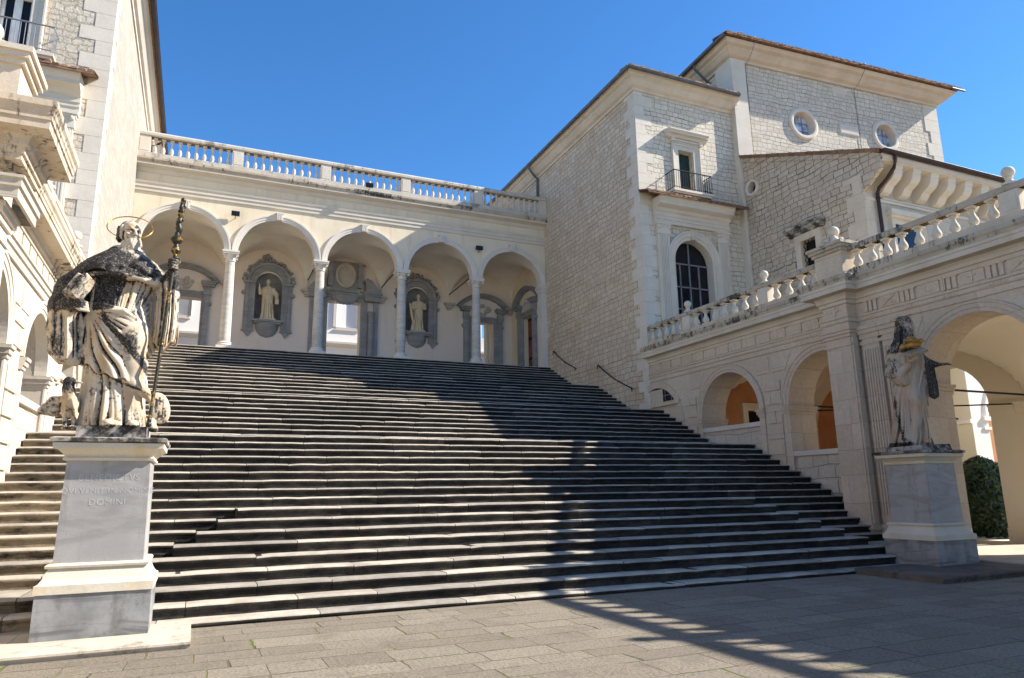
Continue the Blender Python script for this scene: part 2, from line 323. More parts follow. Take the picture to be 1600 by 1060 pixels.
class MB:
    """collects faces in world coordinates; xf maps every point (mirroring or turning a whole block)"""
    def __init__(s, xf=None): s.v = []; s.f = []; s.mi = []; s.sm = []; s.xf = xf; s.tone = 0.5; s.tn = []
    def p(s, *pts):
        i0 = len(s.v)
        for q in pts: s.v.append(s.xf(*q) if s.xf else tuple(q))
        return list(range(i0, len(s.v)))
    def poly(s, pts, mi=0, smooth=False):
        s.f.append(tuple(s.p(*pts))); s.mi.append(mi); s.sm.append(smooth); s.tn.append(s.tone)
    def face(s, idx, mi=0, smooth=False): s.f.append(tuple(idx)); s.mi.append(mi); s.sm.append(smooth); s.tn.append(s.tone)
    def box(s, x0, x1, y0, y1, z0, z1, mi=0):
        i = s.p((x0, y0, z0), (x1, y0, z0), (x1, y1, z0), (x0, y1, z0), (x0, y0, z1), (x1, y0, z1), (x1, y1, z1), (x0, y1, z1))
        for q in ((0, 3, 2, 1), (4, 5, 6, 7), (0, 1, 5, 4), (1, 2, 6, 5), (2, 3, 7, 6), (3, 0, 4, 7)): s.face([i[k] for k in q], mi)
    def hexa(s, b, t, mi=0):
        i = s.p(*b, *t); n = len(b)
        s.face([i[k] for k in range(n)][::-1], mi); s.face([i[n+k] for k in range(n)], mi)
        for k in range(n): s.face([i[k], i[(k+1) % n], i[n+(k+1) % n], i[n+k]], mi)
    def grid(s, rows, smooth=True, mi=0, close=False):
        idx = [s.p(*r) for r in rows]
        for a, b in zip(idx[:-1], idx[1:]):
            n = len(a)
            for k in range(n if close else n-1): s.face([a[k], a[(k+1) % n], b[(k+1) % n], b[k]], mi, smooth)
        return idx
    def lathe(s, prof, c=(0, 0, 0), n=20, mi=0, caps=True, axis='z'):
        rows = []
        for r, z in prof:
            if axis == 'z': rows.append([(c[0]+r*cos(2*pi*k/n), c[1]+r*sin(2*pi*k/n), c[2]+z) for k in range(n)])
            elif axis == 'y': rows.append([(c[0]+r*cos(2*pi*k/n), c[1]+z, c[2]+r*sin(2*pi*k/n)) for k in range(n)])
            else: rows.append([(c[0]+z, c[1]+r*cos(2*pi*k/n), c[2]+r*sin(2*pi*k/n)) for k in range(n)])
        idx = s.grid(rows, True, mi, True)
        if caps: s.face(idx[0][::-1], mi); s.face(idx[-1], mi)
    def tube(s, pts, r, n=8, mi=0, caps=True):
        pts = [Vector(q) for q in pts]; rows = []
        rr = r if isinstance(r, (list, tuple)) else [r]*len(pts)
        for i, q in enumerate(pts):
            d = (pts[min(i+1, len(pts)-1)] - pts[max(i-1, 0)]).normalized()
            a = Vector((0, 0, 1)) if abs(d.z) < .9 else Vector((1, 0, 0))
            e1 = d.cross(a).normalized(); e2 = d.cross(e1)
            rows.append([tuple(q + (e1*cos(2*pi*k/n) + e2*sin(2*pi*k/n))*rr[i]) for k in range(n)])
        idx = s.grid(rows, True, mi, True)
        if caps: s.face(idx[0][::-1], mi); s.face(idx[-1], mi)
    def sphere(s, c, r, n=16, m=10, mi=0):
        rx, ry, rz = r if isinstance(r, tuple) else (r, r, r)
        rows = []
        for j in range(m+1):
            a = -pi/2 + pi*j/m; cr = max(cos(a), 1e-3)
            rows.append([(c[0]+rx*cr*cos(2*pi*k/n), c[1]+ry*cr*sin(2*pi*k/n), c[2]+rz*sin(a)) for k in range(n)])
        s.grid(rows, True, mi, True)
    def sweep(s, prof, path, side=1, closed=False, mi=0, ends=True):
        """moulding: prof = [(out, z)], path = plan points; side picks which side of the path is outward"""
        n = len(path); nrm = []
        for i in range(n):
            def nv(a, b):
                d = Vector((b[0]-a[0], b[1]-a[1])).normalized(); return Vector((d.y, -d.x))*side
            if closed or 0 < i < n-1:
                n1 = nv(path[i-1], path[i]); n2 = nv(path[i], path[(i+1) % n]); nrm.append((n1+n2)/(1+n1.dot(n2)))
            elif i == 0: nrm.append(nv(path[0], path[1]))
            else: nrm.append(nv(path[-2], path[-1]))
        rows = [[(path[i][0]+nrm[i].x*o, path[i][1]+nrm[i].y*o, z) for o, z in prof] for i in range(n)]
        if closed: rows.append(rows[0])
        idx = s.grid(rows, False, mi)
        if ends and not closed: s.face(idx[0], mi); s.face(idx[-1][::-1], mi)
    def build(s, name, mat, parent=None, loc=None, sharp=None, label=None):
        off = root_loc(parent) if parent else Vector((0, 0, 0))
        if loc is not None: off = Vector(loc)+off if parent else Vector(loc)
        me = bpy.data.meshes.new(name)
        V = np.array(s.v, dtype=float)
        if not any(s.sm):      # weld touching corners of flat work
            _, first, inv = np.unique(np.round(V, 4), axis=0, return_index=True, return_inverse=True); inv = inv.ravel()
            F = [tuple(dict.fromkeys(int(inv[i]) for i in f)) for f in s.f]; keep = [i for i, f in enumerate(F) if len(f) > 2]
            s.v = V = V[first]; s.f = [F[i] for i in keep]; s.mi = [s.mi[i] for i in keep]; s.sm = [False]*len(keep); s.tn = [s.tn[i] for i in keep]
        me.from_pydata((V-np.array(off)).tolist() if loc is None else V.tolist(), [], s.f)
        for m in (mat if isinstance(mat, (list, tuple)) else [mat]): me.materials.append(m)
        me.polygons.foreach_set('material_index', s.mi)
        me.polygons.foreach_set('use_smooth', s.sm)
        if len(set(s.tn)) > 1: me.attributes.new('tone', 'FLOAT', 'FACE').data.foreach_set('value', s.tn)
        me.update()
        box_uv(me)
        if any(s.sm): me.set_sharp_from_angle(angle=radians(sharp or 38))
        o = bpy.data.objects.new(name, me); COL.objects.link(o)
        if parent: o.parent = parent
        if loc is not None: o.location = loc
        if label: o['label'] = label
        return o

def box_uv(me):
    nl = len(me.loops); npoly = len(me.polygons)
    co = np.empty(len(me.vertices)*3); me.vertices.foreach_get('co', co); co = co.reshape(-1, 3)
    vi = np.empty(nl, int); me.loops.foreach_get('vertex_index', vi)
    nr = np.empty(npoly*3); me.polygons.foreach_get('normal', nr); nr = np.abs(nr.reshape(-1, 3))
    tot = np.empty(npoly, int); me.polygons.foreach_get('loop_total', tot)
    ax = np.repeat(nr.argmax(1), tot); P = co[vi]
    uv = np.where((ax == 0)[:, None], P[:, [1, 2]], np.where((ax == 1)[:, None], P[:, [0, 2]], P[:, [0, 1]]))
    l = me.uv_layers.new(name='UVMap'); l.data.foreach_set('uv', uv.astype(float).ravel())

def copy_part(o, parent, loc):
    c = o.copy(); COL.objects.link(c); c.parent = parent; c.location = loc
    return c

class Fr:
    """wall frame: u along the wall, w outward from it, z up"""
    def __init__(s, o, u, n): s.o = o; s.u = u; s.n = n
    def __call__(s, u, w, z): return (s.o[0]+s.u[0]*u+s.n[0]*w, s.o[1]+s.u[1]*u+s.n[1]*w, z)

def fbox(mb, fr, u0, u1, w0, w1, z0, z1, mi=0):
    mb.hexa([fr(u0, w0, z0), fr(u1, w0, z0), fr(u1, w1, z0), fr(u0, w1, z0)], [fr(u0, w0, z1), fr(u1, w0, z1), fr(u1, w1, z1), fr(u0, w1, z1)], mi)

def arch_pts(o, n=28):
    """opening outline samples u,z ; o = ('a',uc,r,zs,zb) round arch or ('r',u0,u1,zb,zt)"""
    if o[0] == 'a':
        _, uc, r, zs, zb = o
        return [(uc - r*cos(pi*k/n), zs + r*sin(pi*k/n)) for k in range(n+1)], zb
    _, u0, u1, zb, zt = o
    return [(u0, zt), (u1, zt)], zb

def wall_open(mb, fr, u0, u1, z0, z1, t, ops, mi=0, mi_in=None, ends=True, back=True):
    mi_in = mi if mi_in is None else mi_in
    cur = u0
    for o in sorted(ops, key=lambda q: (q[1]-q[2]) if q[0] == 'a' else q[1]):
        pts, zb = arch_pts(o)
        a, b = pts[0][0], pts[-1][0]
        for w in ((0, -t) if back else (0,)):
            if a > cur+1e-6: mb.poly([fr(cur, w, z0), fr(a, w, z0), fr(a, w, z1), fr(cur, w, z1)], mi)
            if zb > z0+1e-6: mb.poly([fr(a, w, z0), fr(b, w, z0), fr(b, w, zb), fr(a, w, zb)], mi)
            for (ua, za), (ub, zc) in zip(pts[:-1], pts[1:]):
                mb.poly([fr(ua, w, za), fr(ub, w, zc), fr(ub, w, z1), fr(ua, w, z1)], mi)
        for (ua, za), (ub, zc) in zip(pts[:-1], pts[1:]):
            mb.poly([fr(ua, 0, za), fr(ub, 0, zc), fr(ub, -t, zc), fr(ua, -t, za)], mi_in)
        for uu, zz in (pts[0], pts[-1]):
            if zz > zb+1e-6: mb.poly([fr(uu, 0, zb), fr(uu, 0, zz), fr(uu, -t, zz), fr(uu, -t, zb)], mi_in)
        if zb > z0+1e-6: mb.poly([fr(a, 0, zb), fr(b, 0, zb), fr(b, -t, zb), fr(a, -t, zb)], mi_in)
        cur = b
    if u1 > cur+1e-6:
        for w in ((0, -t) if back else (0,)): mb.poly([fr(cur, w, z0), fr(u1, w, z0), fr(u1, w, z1), fr(cur, w, z1)], mi)
    mb.poly([fr(u0, 0, z1), fr(u1, 0, z1), fr(u1, -t, z1), fr(u0, -t, z1)], mi)
    if ends:
        for u in (u0, u1): mb.poly([fr(u, 0, z0), fr(u, 0, z1), fr(u, -t, z1), fr(u, -t, z0)], mi)

def arch_ring(mb, fr, uc, zs, prof, a0=0.0, a1=pi, n=36, mi=0, sx=1.0):
    """moulded ring: prof = [(radius, w)]"""
    rows = []
    for k in range(n+1):
        a = a0+(a1-a0)*k/n
        rows.append([fr(uc - r*cos(a)*sx, w, zs + r*sin(a)) for r, w in prof])
    idx = mb.grid(rows, False, mi)
    mb.face(idx[0], mi); mb.face(idx[-1][::-1], mi)

def frame_rect(mb, fr, u0, u1, z0, z1, bw, prof_d, sides='lrt', mi=0):
    """flat moulded surround in two steps: bw = band width, prof_d = projection"""
    for k, (f0, f1, d) in enumerate(((0, .55, prof_d*.6), (.55, .86, prof_d), (.86, 1.0, prof_d*1.45))):
        a, b = bw*f0, bw*f1
        if 'l' in sides: fbox(mb, fr, u0-b, u0-a, 0, d, z0, z1+b, mi)
        if 'r' in sides: fbox(mb, fr, u1+a, u1+b, 0, d, z0, z1+b, mi)
        if 't' in sides: fbox(mb, fr, u0-a, u1+a, 0, d, z1+a, z1+b, mi)
        if 'b' in sides: fbox(mb, fr, u0-a, u1+a, 0, d, z0-b, z0-a, mi)

def tile_edge(mb, fr, u0, u1, w0, z0, w1, z1, pitch=.17, r=.065, mi=0):
    """rows of half round tiles running from the wall (w0,z0) to the eave (w1,z1)"""
    n = max(2, int(abs(u1-u0)/pitch)); p = (u1-u0)/n
    for k in range(n):
        uc = u0+p*(k+.5)
        rows = []
        for (w, z) in ((w0, z0), (w1, z1)):
            jj = random.uniform(-.012, .012)
            rows.append([fr(uc+p*.5*cos(pi*q/6)+jj, w+random.uniform(-.01, .02), z+r*sin(pi*q/6)) for q in range(7)])
        idx = mb.grid(rows, True, mi)
        mb.face(idx[1], mi)
    mb.poly([fr(u0, w0, z0-.01), fr(u1, w0, z0-.01), fr(u1, w1, z1-.01), fr(u0, w1, z1-.01)], mi)
    mb.poly([fr(u0, w0, z0-.06), fr(u1, w0, z0-.06), fr(u1, w1, z1-.06), fr(u0, w1, z1-.06)], mi)
    mb.poly([fr(u0, w1, z1-.06), fr(u1, w1, z1-.06), fr(u1, w1, z1-.01), fr(u0, w1, z1-.01)], mi)

def groin(mb, x0, x1, y0, y1, zs, rise, n=24, mi=0):
    xc, yc, hx, hy = (x0+x1)/2, (y0+y1)/2, (x1-x0)/2, (y1-y0)/2
    rows = []
    for i in range(n+1):
        a = -cos(pi*i/n); x = xc+hx*a; r = []
        for j in range(n+1):
            b = -cos(pi*j/n); y = yc+hy*b
            r.append((x, y, zs+rise*max(sqrt(max(0, 1-a*a)), sqrt(max(0, 1-b*b)))))
        rows.append(r)
    mb.grid(rows, True, mi)

def baluster_profile(h, r, rt=None):
    rt = rt or r
    return [(r*.95, 0), (r*.95, h*.07), (r*.6, h*.09), (r*.62, h*.12), (r*.98, h*.22), (r*1.02, h*.32), (r*.86, h*.44), (r*.52, h*.60), (r*.42, h*.72), (r*.46, h*.78), (r*.8, h*.82), (r*.8, h*.85), (r*.5, h*.87), (r*.92, h*.93), (r*.95, h)]

def ball_finial(mb, c, r, base=.16):
    mb.lathe([(base, 0), (base, .05), (base*.6, .07), (base*.4, .13), (base*.55, .16), (base*.5, .18)], c, 16)
    mb.sphere((c[0], c[1], c[2]+.17+r*.92), r, 18, 12)
# ------------------------------------------------------------------ ground
mb = MB()
mb.poly([(-260, -260, 0), (260, -260, 0), (260, 260, 0), (-260, 260, 0)])
g = mb.build('ground', M['paving']); g['kind'] = 'structure'

# ------------------------------------------------------------------ great staircase
XL, XR = -3.05, 15.07
H, T, Z1, Y1 = .16516, .32657, .07985, 10.1505
def step_list():
    y = Y1; o = []
    for k in range(1, 46):
        o.append((y, Z1+(k-1)*H)); y += {9: 1.0, 18: 1.753, 27: 1.753, 36: 1.753}.get(k, T)
    return o
ST = step_list()
TOPZ = ST[-1][1]; TOPY = ST[-1][0]
LOGGIA_FLOOR = TOPZ
stairs = thing('great_staircase', 'huge dark weathered stone staircase climbing between the two arcaded wings to the loggia', 'staircase', (6, 10.1, 0))
rng = random.Random(3)
def step_mesh(x0, x1, y, yb, z, h):
    mb = MB(); x = x0
    # solid core a little behind and below the worn stones
    mb.box(x0, x1, y+.05, yb, z-h-.02, z-.012, 1)
    while x < x1-.05:
        L = rng.uniform(.75, 2.1)
        if x+L > x1-.5: L = x1-x
        xe = x+L; dz = rng.uniform(-.003, .002); dy = rng.uniform(-.006, .006); tl = rng.uniform(-.003, .003)
        mb.tone = rng.random(); ns = max(2, int(L/.22)); rows = []
        for i in range(ns+1):
            f = i/ns; xx = x+.005+(L-.010)*f
            ed = .010 if i in (0, ns) else 0
            wz = dz+tl*(f-.5)-abs(rng.gauss(0, .0018))-ed*.5; wy = dy+abs(rng.gauss(0, .0025))+ed*.7
            if rng.random() < .025: wz -= .010; wy += .012
            r = [(.032, -h-.01), (.032, -.076), (.012, -.069), (0, -.052), (.001, -.028), (.011, -.009), (.036, 0), (yb-y-wy, 0)]
            rows.append([(xx, y+wy+a if q < 7 else yb, z+wz+b if q > 1 else z+b) for q, (a, b) in enumerate(r)])
        idx = [mb.p(*r) for r in rows]
        for a, b in zip(idx[:-1], idx[1:]):
            for q in range(7): mb.face([a[q], a[q+1], b[q+1], b[q]], 1 if q < 4 else 0, 2 <= q < 6)
        mb.face(idx[0][::-1], 1); mb.face(idx[-1], 1)
        x = xe
    return mb
def add_step(x0, x1, y, yb, z, h=H):
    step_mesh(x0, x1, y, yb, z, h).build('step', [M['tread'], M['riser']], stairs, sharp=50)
DS = 1.0-T
for k in range(1, 46):
    y, z = ST[k-1]; yn = ST[k][0] if k < 45 else TOPY+.5
    h = H if k > 1 else Z1
    if 4 <= k <= 9:
        xr = 11.61+.30*(9-k); xl = .67-.30*(9-k)
        add_step(xl, xr, y, yn+.1, z, h)
        ys = y+DS; yq = (ST[k][0]+DS if k < 9 else ST[9][0])
        add_step(XL, xl-.003 if k < 9 else xl-.003, ys, yq+.1, z, h)
        add_step(xr+.003, XR, ys, yq+.1, z, h)
    elif k == 3:
        add_step(XL, XR, y, y+1.1, z, h)
    else:
        add_step(XL, XR, y, yn+.1, z, h)
mb = MB()
# solid mass under the flights (sloping fill)
for k in range(0, 44):
    y, z = ST[k]; mb.box(XL+.01, XR-.01, y+(.9 if k < 9 else .12), TOPY+.4 if k == 43 else ST[k+1][0]+(.9 if k < 9 else .12), -.3, z-.03)
mb.build('stair_core', M['riser'], stairs)

# wall handrails on the right hand wall
def handrail(a, b, label):
    t = thing('handrail', label, 'handrail', (14.9, a[0], a[1]-.9), 'iron handrails on the stair wall')
    mb = MB(); x = 14.93
    (ya, za), (yb, zb) = a, b
    pts = [(x, ya+.03, za-.16), (x, ya+.02, za-.03), (x, ya-.05, za)]
    for q in (.2, .4, .5, .6, .8, .95): pts.append((x, ya+(yb-ya)*q, za+(zb-za)*q-.10*sin(pi*q)))
    pts += [(x, yb+.02, zb+.01), (x, yb, zb-.14)]
    mb.tube(pts, .022, 8); mb.build('rail', M['iron'], t)
    for q in (.03, .5, .97):
        mb = MB(); yy = ya+(yb-ya)*q; zz = za+(zb-za)*q-.10*sin(pi*q)
        mb.tube([(x, yy, zz), (x+.02, yy, zz-.05), (15.06, yy, zz-.06)], .012, 6); mb.build('bracket', M['iron'], t)
handrail((28.96, 8.03), (26.92, 6.9), 'upper black iron handrail on the stone wall beside the top flight')
handrail((25.0, 6.69), (22.54, 5.39), 'lower black iron handrail on the stone wall, nearer the arcade')

# stone platforms that carry the two pedestals
def platform(x0, x1, y0, y1, z, mat, label):
    t = thing('stone_platform', label, 'platform', ((x0+x1)/2, (y0+y1)/2, 0))
    rr = random.Random(int(x0*10)); x = x0
    while x < x1-.1:
        L = rr.uniform(.9, 1.6)
        if x+L > x1-.5: L = x1-x
        mb = MB(); dz = rr.uniform(-.004, .003); dy = rr.uniform(-.008, .008)
        prof = [(.03, -z-.01), (.03, -.06), (.012, -.055), (0, -.035), (.004, -.012), (.03, 0), (y1-y0, 0), (y1-y0, -z-.01)]
        a = mb.p(*[(x+.003, y0+dy+p, z+dz+q) for p, q in prof]); b = mb.p(*[(x+L-.003, y0+dy+p, z+dz+q) for p, q in prof])
        for k in range(8): mb.face([a[k], a[(k+1) % 8], b[(k+1) % 8], b[k]])
        mb.face(a); mb.face(b[::-1])
        mb.build('kerb_block', mat, t); x += L
platform(-3.0, .08, 8.86, 10.19, .085, M['slab'], 'pale worn kerb platform under the pedestal of the bearded statue')
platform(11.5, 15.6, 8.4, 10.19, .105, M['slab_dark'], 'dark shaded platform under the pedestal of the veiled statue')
# ------------------------------------------------------------------ loggia at the head of the stairs
LY = 29.8; LB = 34.0
CX = [.66, 4.27, 7.87, 11.46]
BC = [-1.15, 2.465, 6.07, 9.665, 13.255]
lo = thing('loggia', 'cream arcaded loggia of five arches on marble columns closing the head of the staircase', 'loggia', (6, LY, TOPZ))
FF = Fr((0, LY), (1, 0), (0, -1))
mb = MB()
wall_open(mb, FF, XL, XR, 11.42, 14.3, .42, [('a', c, 1.56, 11.42, 11.42) for c in BC])
mb.build('arcade_wall', M['plaster'], lo)
for c in BC:
    mb = MB()
    arch_ring(mb, FF, c, 11.42, [(1.545, -.42), (1.545, .03), (1.62, .03), (1.625, .05), (1.72, .05), (1.725, .075), (1.79, .075), (1.80, .0)], n=40)
    mb.build('archivolt', M['archivolt'], lo)
    mb = MB(); fbox(mb, FF, c-.13, c+.13, 0, .13, 12.96, 13.26); fbox(mb, FF, c-.16, c+.16, 0, .16, 13.26, 13.33)
    for q in (-.08, 0, .08): fbox(mb, FF, c+q-.025, c+q+.025, .13, .16, 12.98, 13.26)
    mb.build('keystone', M['archivolt'], lo)
def column(cx, cy, z0, z1, r):
    q = [('column', 0)]
    mb = MB(); h = z1-z0
    prof = [(r, .30)]
    for k in range(0, 11):
        f = k/10; prof.append((r*(1.0-.16*f**1.6), .30+(h-.30-.42)*f))
    mb.lathe(prof, (cx, cy, z0), 28)
    c = mb.build('column', M['column'], lo)
    mb = MB(); mb.box(cx-r*1.5, cx+r*1.5, cy-r*1.5, cy+r*1.5, z0, z0+.11)
    mb.lathe([(r*1.42, .11), (r*1.5, .145), (r*1.42, .18), (r*1.22, .195), (r*1.2, .22), (r*1.3, .25), (r*1.22, .28), (r*1.02, .30)], (cx, cy, z0), 28)
    mb.build('base', M['archivolt'], c)
    mb = MB(); zt = z1-.42
    mb.lathe([(r*.86, 0), (r*1.0, .015), (r*1.0, .045), (r*.86, .06), (r*.86, .16), (r*.98, .18), (r*1.2, .25), (r*1.24, .29)], (cx, cy, zt), 28)
    mb.box(cx-r*1.42, cx+r*1.42, cy-r*1.42, cy+r*1.42, zt+.29, zt+.36); mb.box(cx-r*1.52, cx+r*1.52, cy-r*1.52, cy+r*1.52, zt+.36, zt+.43)
    for sx in (-1, 1):
        for sy in (-1, 1):
            mb.lathe([(.001, -.03), (.055, -.03), (.055, .03), (.001, .03)], (cx+sx*r*1.12, cy+sy*r*1.1, zt+.235), 12, axis='y')
    mb.build('capital', M['archivolt'], c)
for x in CX: column(x, LY+.2, TOPZ, 11.42, .215)
for x0, x1 in ((XL, -2.72), (14.80, XR)):
    mb = MB(); mb.box(x0, x1, LY-.02, LY+.42, TOPZ+.25, 11.1); p = mb.build('end_pilaster', M['archivolt'], lo)
    mb = MB(); mb.box(x0-.0, x1+.04 if x0 < 0 else x1, LY-.06, LY+.44, TOPZ, TOPZ+.25) if x0 < 0 else mb.box(x0-.04, x1, LY-.06, LY+.44, TOPZ, TOPZ+.25)
    mb.build('base', M['archivolt'], p); mb = MB()
    for a, b, d in ((11.1, 11.2, .03), (11.2, 11.3, .06), (11.3, 11.42, .1)):
        mb.box(x0 if x0 < 0 else x0-d, x1+d if x0 < 0 else x1, LY-.02-d, LY+.42+d, a, b)
    mb.build('capital', M['archivolt'], p)
# entablature and cornice
mb = MB()
path = [(XL, LY), (XR, LY)]
mb.sweep([(0, 13.50), (.05, 13.52), (.05, 13.66), (.08, 13.68), (.08, 13.80), (.11, 13.84), (.13, 13.92), (0, 13.94)], path, 1)
mb.build('architrave', M['trim_clean'], lo)
mb = MB()
mb.sweep([(0, 14.30), (.05, 14.34), (.09, 14.46), (.12, 14.48), (.34, 14.55), (.34, 14.62), (-.45, 14.64), (-.45, 14.30)], path, 1)
mb.build('cornice', M['trim_clean'], lo)
mb = MB(); mb.sweep([(0, 14.62), (.34, 14.62), (.36, 14.66), (.40, 14.74), (.40, 14.82), (-.45, 14.86)], path, 1)
mb.build('cornice_lip', M['rail_dark'], lo)
# interior
mb = MB()
BW = Fr((0, LB), (1, 0), (0, -1))
wall_open(mb, BW, XL, XR, TOPZ-.1, 14.3, .55, [('r', -1.96, -.36, TOPZ, 10.42), ('r', 5.27, 6.87, TOPZ, 10.87), ('r', 12.74, 13.98, TOPZ, 10.42),
          ('a', 2.52, .60, 11.33, 9.57), ('a', 9.75, .60, 11.33, 9.57)])
mb.build('back_wall', M['plaster_pink'], lo)
mb = MB(); RS = Fr((15.06, 0), (0, 1), (-1, 0))
wall_open(mb, RS, LY+.42, LB-.01, TOPZ-.1, 14.3, .4, [('r', 31.40, 32.45, TOPZ, 10.40)], ends=False); mb.build('side_wall', M['plaster'], lo)
mb = MB(); mb.box(-3.4, -3.02, LY+.42, LB, TOPZ-.1, 14.3); mb.build('side_wall', M['plaster'], lo)
for c in BC:
    mb = MB(); groin(mb, c-1.8, c+1.8, LY+.42, LB, 11.25, 1.83); mb.build('vault', M['vault'], lo)
mb = MB(); mb.box(XL, XR, LY+.42, LB+.55, 14.2, 14.8); mb.build('terrace_slab', M['trim'], lo)
mb = MB(); mb.box(XL, XR, TOPY+.3, LB+12, TOPZ-.3, TOPZ-.004); mb.build('floor', M['slab'], lo)
for x in CX + [XL+.14, XR-.14]:
    mb = MB(); 
    for a, b, d, w in ((10.92, 11.02, .10, .10), (11.02, 11.14, .16, .17), (11.14, 11.2, .24, .25), (11.2, 11.27, .28, .29)):
        fbox(mb, BW, x-w, x+w, 0, d, a, b)
    mb.build('corbel', M['portal_light'], lo)
for x, z in ((4.27, 11.75), (7.87, 11.75), (11.46, 11.75)):
    mb = MB(); mb.tube([(x, LY+.3, z), (x, LB-.02, z)], .025, 8); mb.build('tie_rod', M['iron'], lo)

def seg_ped(mb, fr, uc, half, z, rise, prof, n=20):
    """segmental pediment moulding through (uc-half, z) and (uc, z+rise)"""
    R = (half*half+rise*rise)/(2*rise); zc = z+rise-R; a = math.asin(half/R)
    arch_ring(mb, fr, uc, zc, [(R+r, w) for r, w in prof], pi/2-a, pi/2+a, n)
def scroll(mb, fr, u, z, r, d):
    mb.hexa([fr(u+r*cos(2*pi*k/14), 0, z+r*sin(2*pi*k/14)) for k in range(14)], [fr(u+r*.85*cos(2*pi*k/14), d, z+r*.85*sin(2*pi*k/14)) for k in range(14)])
def blob_relief(mb, fr, u, z, w, h, d, seed, n=16):
    """irregular carved ornament built of overlapping lobes"""
    rr = random.Random(seed)
    for k in range(n):
        uu = u+rr.uniform(-w, w); zz = z+rr.uniform(-h, h)*(1-abs(uu-u)/w*.6); r = rr.uniform(.25, .5)*min(w, h)
        c = fr(uu, 0, zz); mb.sphere(c, (r, d*rr.uniform(.6, 1), r*rr.uniform(.7, 1.2)), 10, 6)
PORT = [(0, 0), (0, .12), (.06, .12), (.07, .18), (.14, .20), (.17, .27), (.22, .30), (.23, 0)]
def door_portal(fr, u0, u1, zt, half, rise, name, seed):
    mb = MB(); frame_rect(mb, fr, u0, u1, TOPZ, zt, .26, .10)
    p = mb.build(name, M['portal'], lo); uc = (u0+u1)/2
    for s in (-1, 1):
        mb = MB(); a = uc+s*(half-.30); fbox(mb, fr, a-.12, a+.12, 0, .16, TOPZ, zt+.52); fbox(mb, fr, a-.17, a+.17, 0, .2, TOPZ, TOPZ+.35)
        scroll(mb, fr, a+s*.10, zt-.25, .12, .14); fbox(mb, fr, a-.16, a+.16, 0, .22, zt+.12, zt+.42)
        mb.build('pilaster', M['portal'], p)
    mb = MB(); zc = zt+.52
    for s in (-1, 1):
        a0, a1 = uc+s*half, uc+s*(half-.52); lo_, hi = min(a0, a1), max(a0, a1)
        fbox(mb, fr, lo_, hi, 0, .24, zc, zc+.09); fbox(mb, fr, lo_-.03, hi+.03, 0, .31, zc+.09, zc+.17); fbox(mb, fr, lo_-.06, hi+.06, 0, .36, zc+.17, zc+.23)
    seg_ped(mb, fr, uc, half+.04, zc+.16, rise, PORT)
    mb.build('pediment', M['portal'], p)
    mb = MB(); blob_relief(mb, fr, uc, zt+.62, .38, .34, .12, seed, 15); fbox(mb, fr, uc-.55, uc+.55, 0, .06, zt+.27, zt+.33)
    mb.build('carved_shield', M['portal_light'], p)
    return p
door_portal(BW, -1.96, -.36, 10.42, 1.33, .62, 'doorway', 1)
p = door_portal(BW, 12.74, 13.98, 10.42, 1.27, .62, 'doorway', 2)
mb = MB(); mb.box(12.74, 13.35, LB+.3, LB+.36, TOPZ, 10.42); mb.build('door_leaf', M['brown_dark'], p)
mb = MB(); mb.box(13.62, 13.72, LB+.2, LB+.5, TOPZ, 10.42); mb.box(13.82, 13.9, LB+.3, LB+.5, TOPZ, 10.42); mb.build('inner_jamb', M['plaster'], p)
p = door_portal(RS, 31.40, 32.45, 10.40, 1.22, .66, 'side_doorway', 3)
mb = MB(); d = Fr((15.06, 0), (0, 1), (-1, 0))
fbox(mb, d, 31.40, 32.45, -.34, -.26, TOPZ, 10.40)
for a, b in ((31.46, 31.88), (31.97, 32.39)):
    for z0, z1 in ((TOPZ+.15, TOPZ+.85), (TOPZ+1.0, TOPZ+1.9), (TOPZ+2.05, 10.25)): fbox(mb, d, a, b, -.26, -.235, z0, z1)
dl = mb.build('door_leaf', M['red_door'], p)
mb = MB(); mb.lathe([(.04, 0), (.05, .02), (.03, .05)], (15.06+.2, 31.98, 8.5), 10, axis='x'); mb.build('handle', M['iron'], dl)
# centre doorway with its cartouche and broken pediment
mb = MB(); u0, u1, zt = 5.27, 6.87, 10.87; uc = 6.07
frame_rect(mb, BW, u0, u1, TOPZ, zt, .30, .12); cp = mb.build('main_doorway', M['portal'], lo)
for s in (-1, 1):
    mb = MB(); a = uc+s*1.30
    mb.lathe([(.19, .0), (.19, .12), (.15, .2), (.15, 2.7), (.13, 2.75), (.19, 2.95), (.19, 3.05)], (a, LB-.16, TOPZ), 18)
    fbox(mb, BW, a+s*.24-.12, a+s*.24+.12, 0, .12, TOPZ, zt+.10)
    mb.build('flanking_column', M['portal'], cp)
mb = MB()
fbox(mb, BW, uc-1.62, uc+1.62, 0, .16, zt+.32, zt+.42)
for s in (-1, 1):
    a0, a1 = uc+s*1.72, uc+s*.95; l, h = min(a0, a1), max(a0, a1)
    fbox(mb, BW, l, h, 0, .30, zt+.05, zt+.30); fbox(mb, BW, l-.04, h+.04, 0, .36, zt+.30, zt+.38); fbox(mb, BW, l-.08, h+.08, 0, .42, zt+.38, zt+.45)
    # volute halves of the broken pediment
    pts = [fr_ for fr_ in [(uc+s*1.76, zt+.45), (uc+s*1.70, zt+.62), (uc+s*1.5, zt+.82), (uc+s*1.25, zt+1.1), (uc+s*1.02, zt+1.22), (uc+s*.9, zt+1.06), (uc+s*.98, zt+.9), (uc+s*1.0, zt+.62), (uc+s*.9, zt+.45)]]
    mb.hexa([BW(a, 0, b) for a, b in pts], [BW(a, .34, b) for a, b in pts])
mb.build('broken_pediment', M['portal'], cp)
mb = MB()
fbox(mb, BW, uc-.62, uc+.62, 0, .14, zt+.45, zt+2.0)
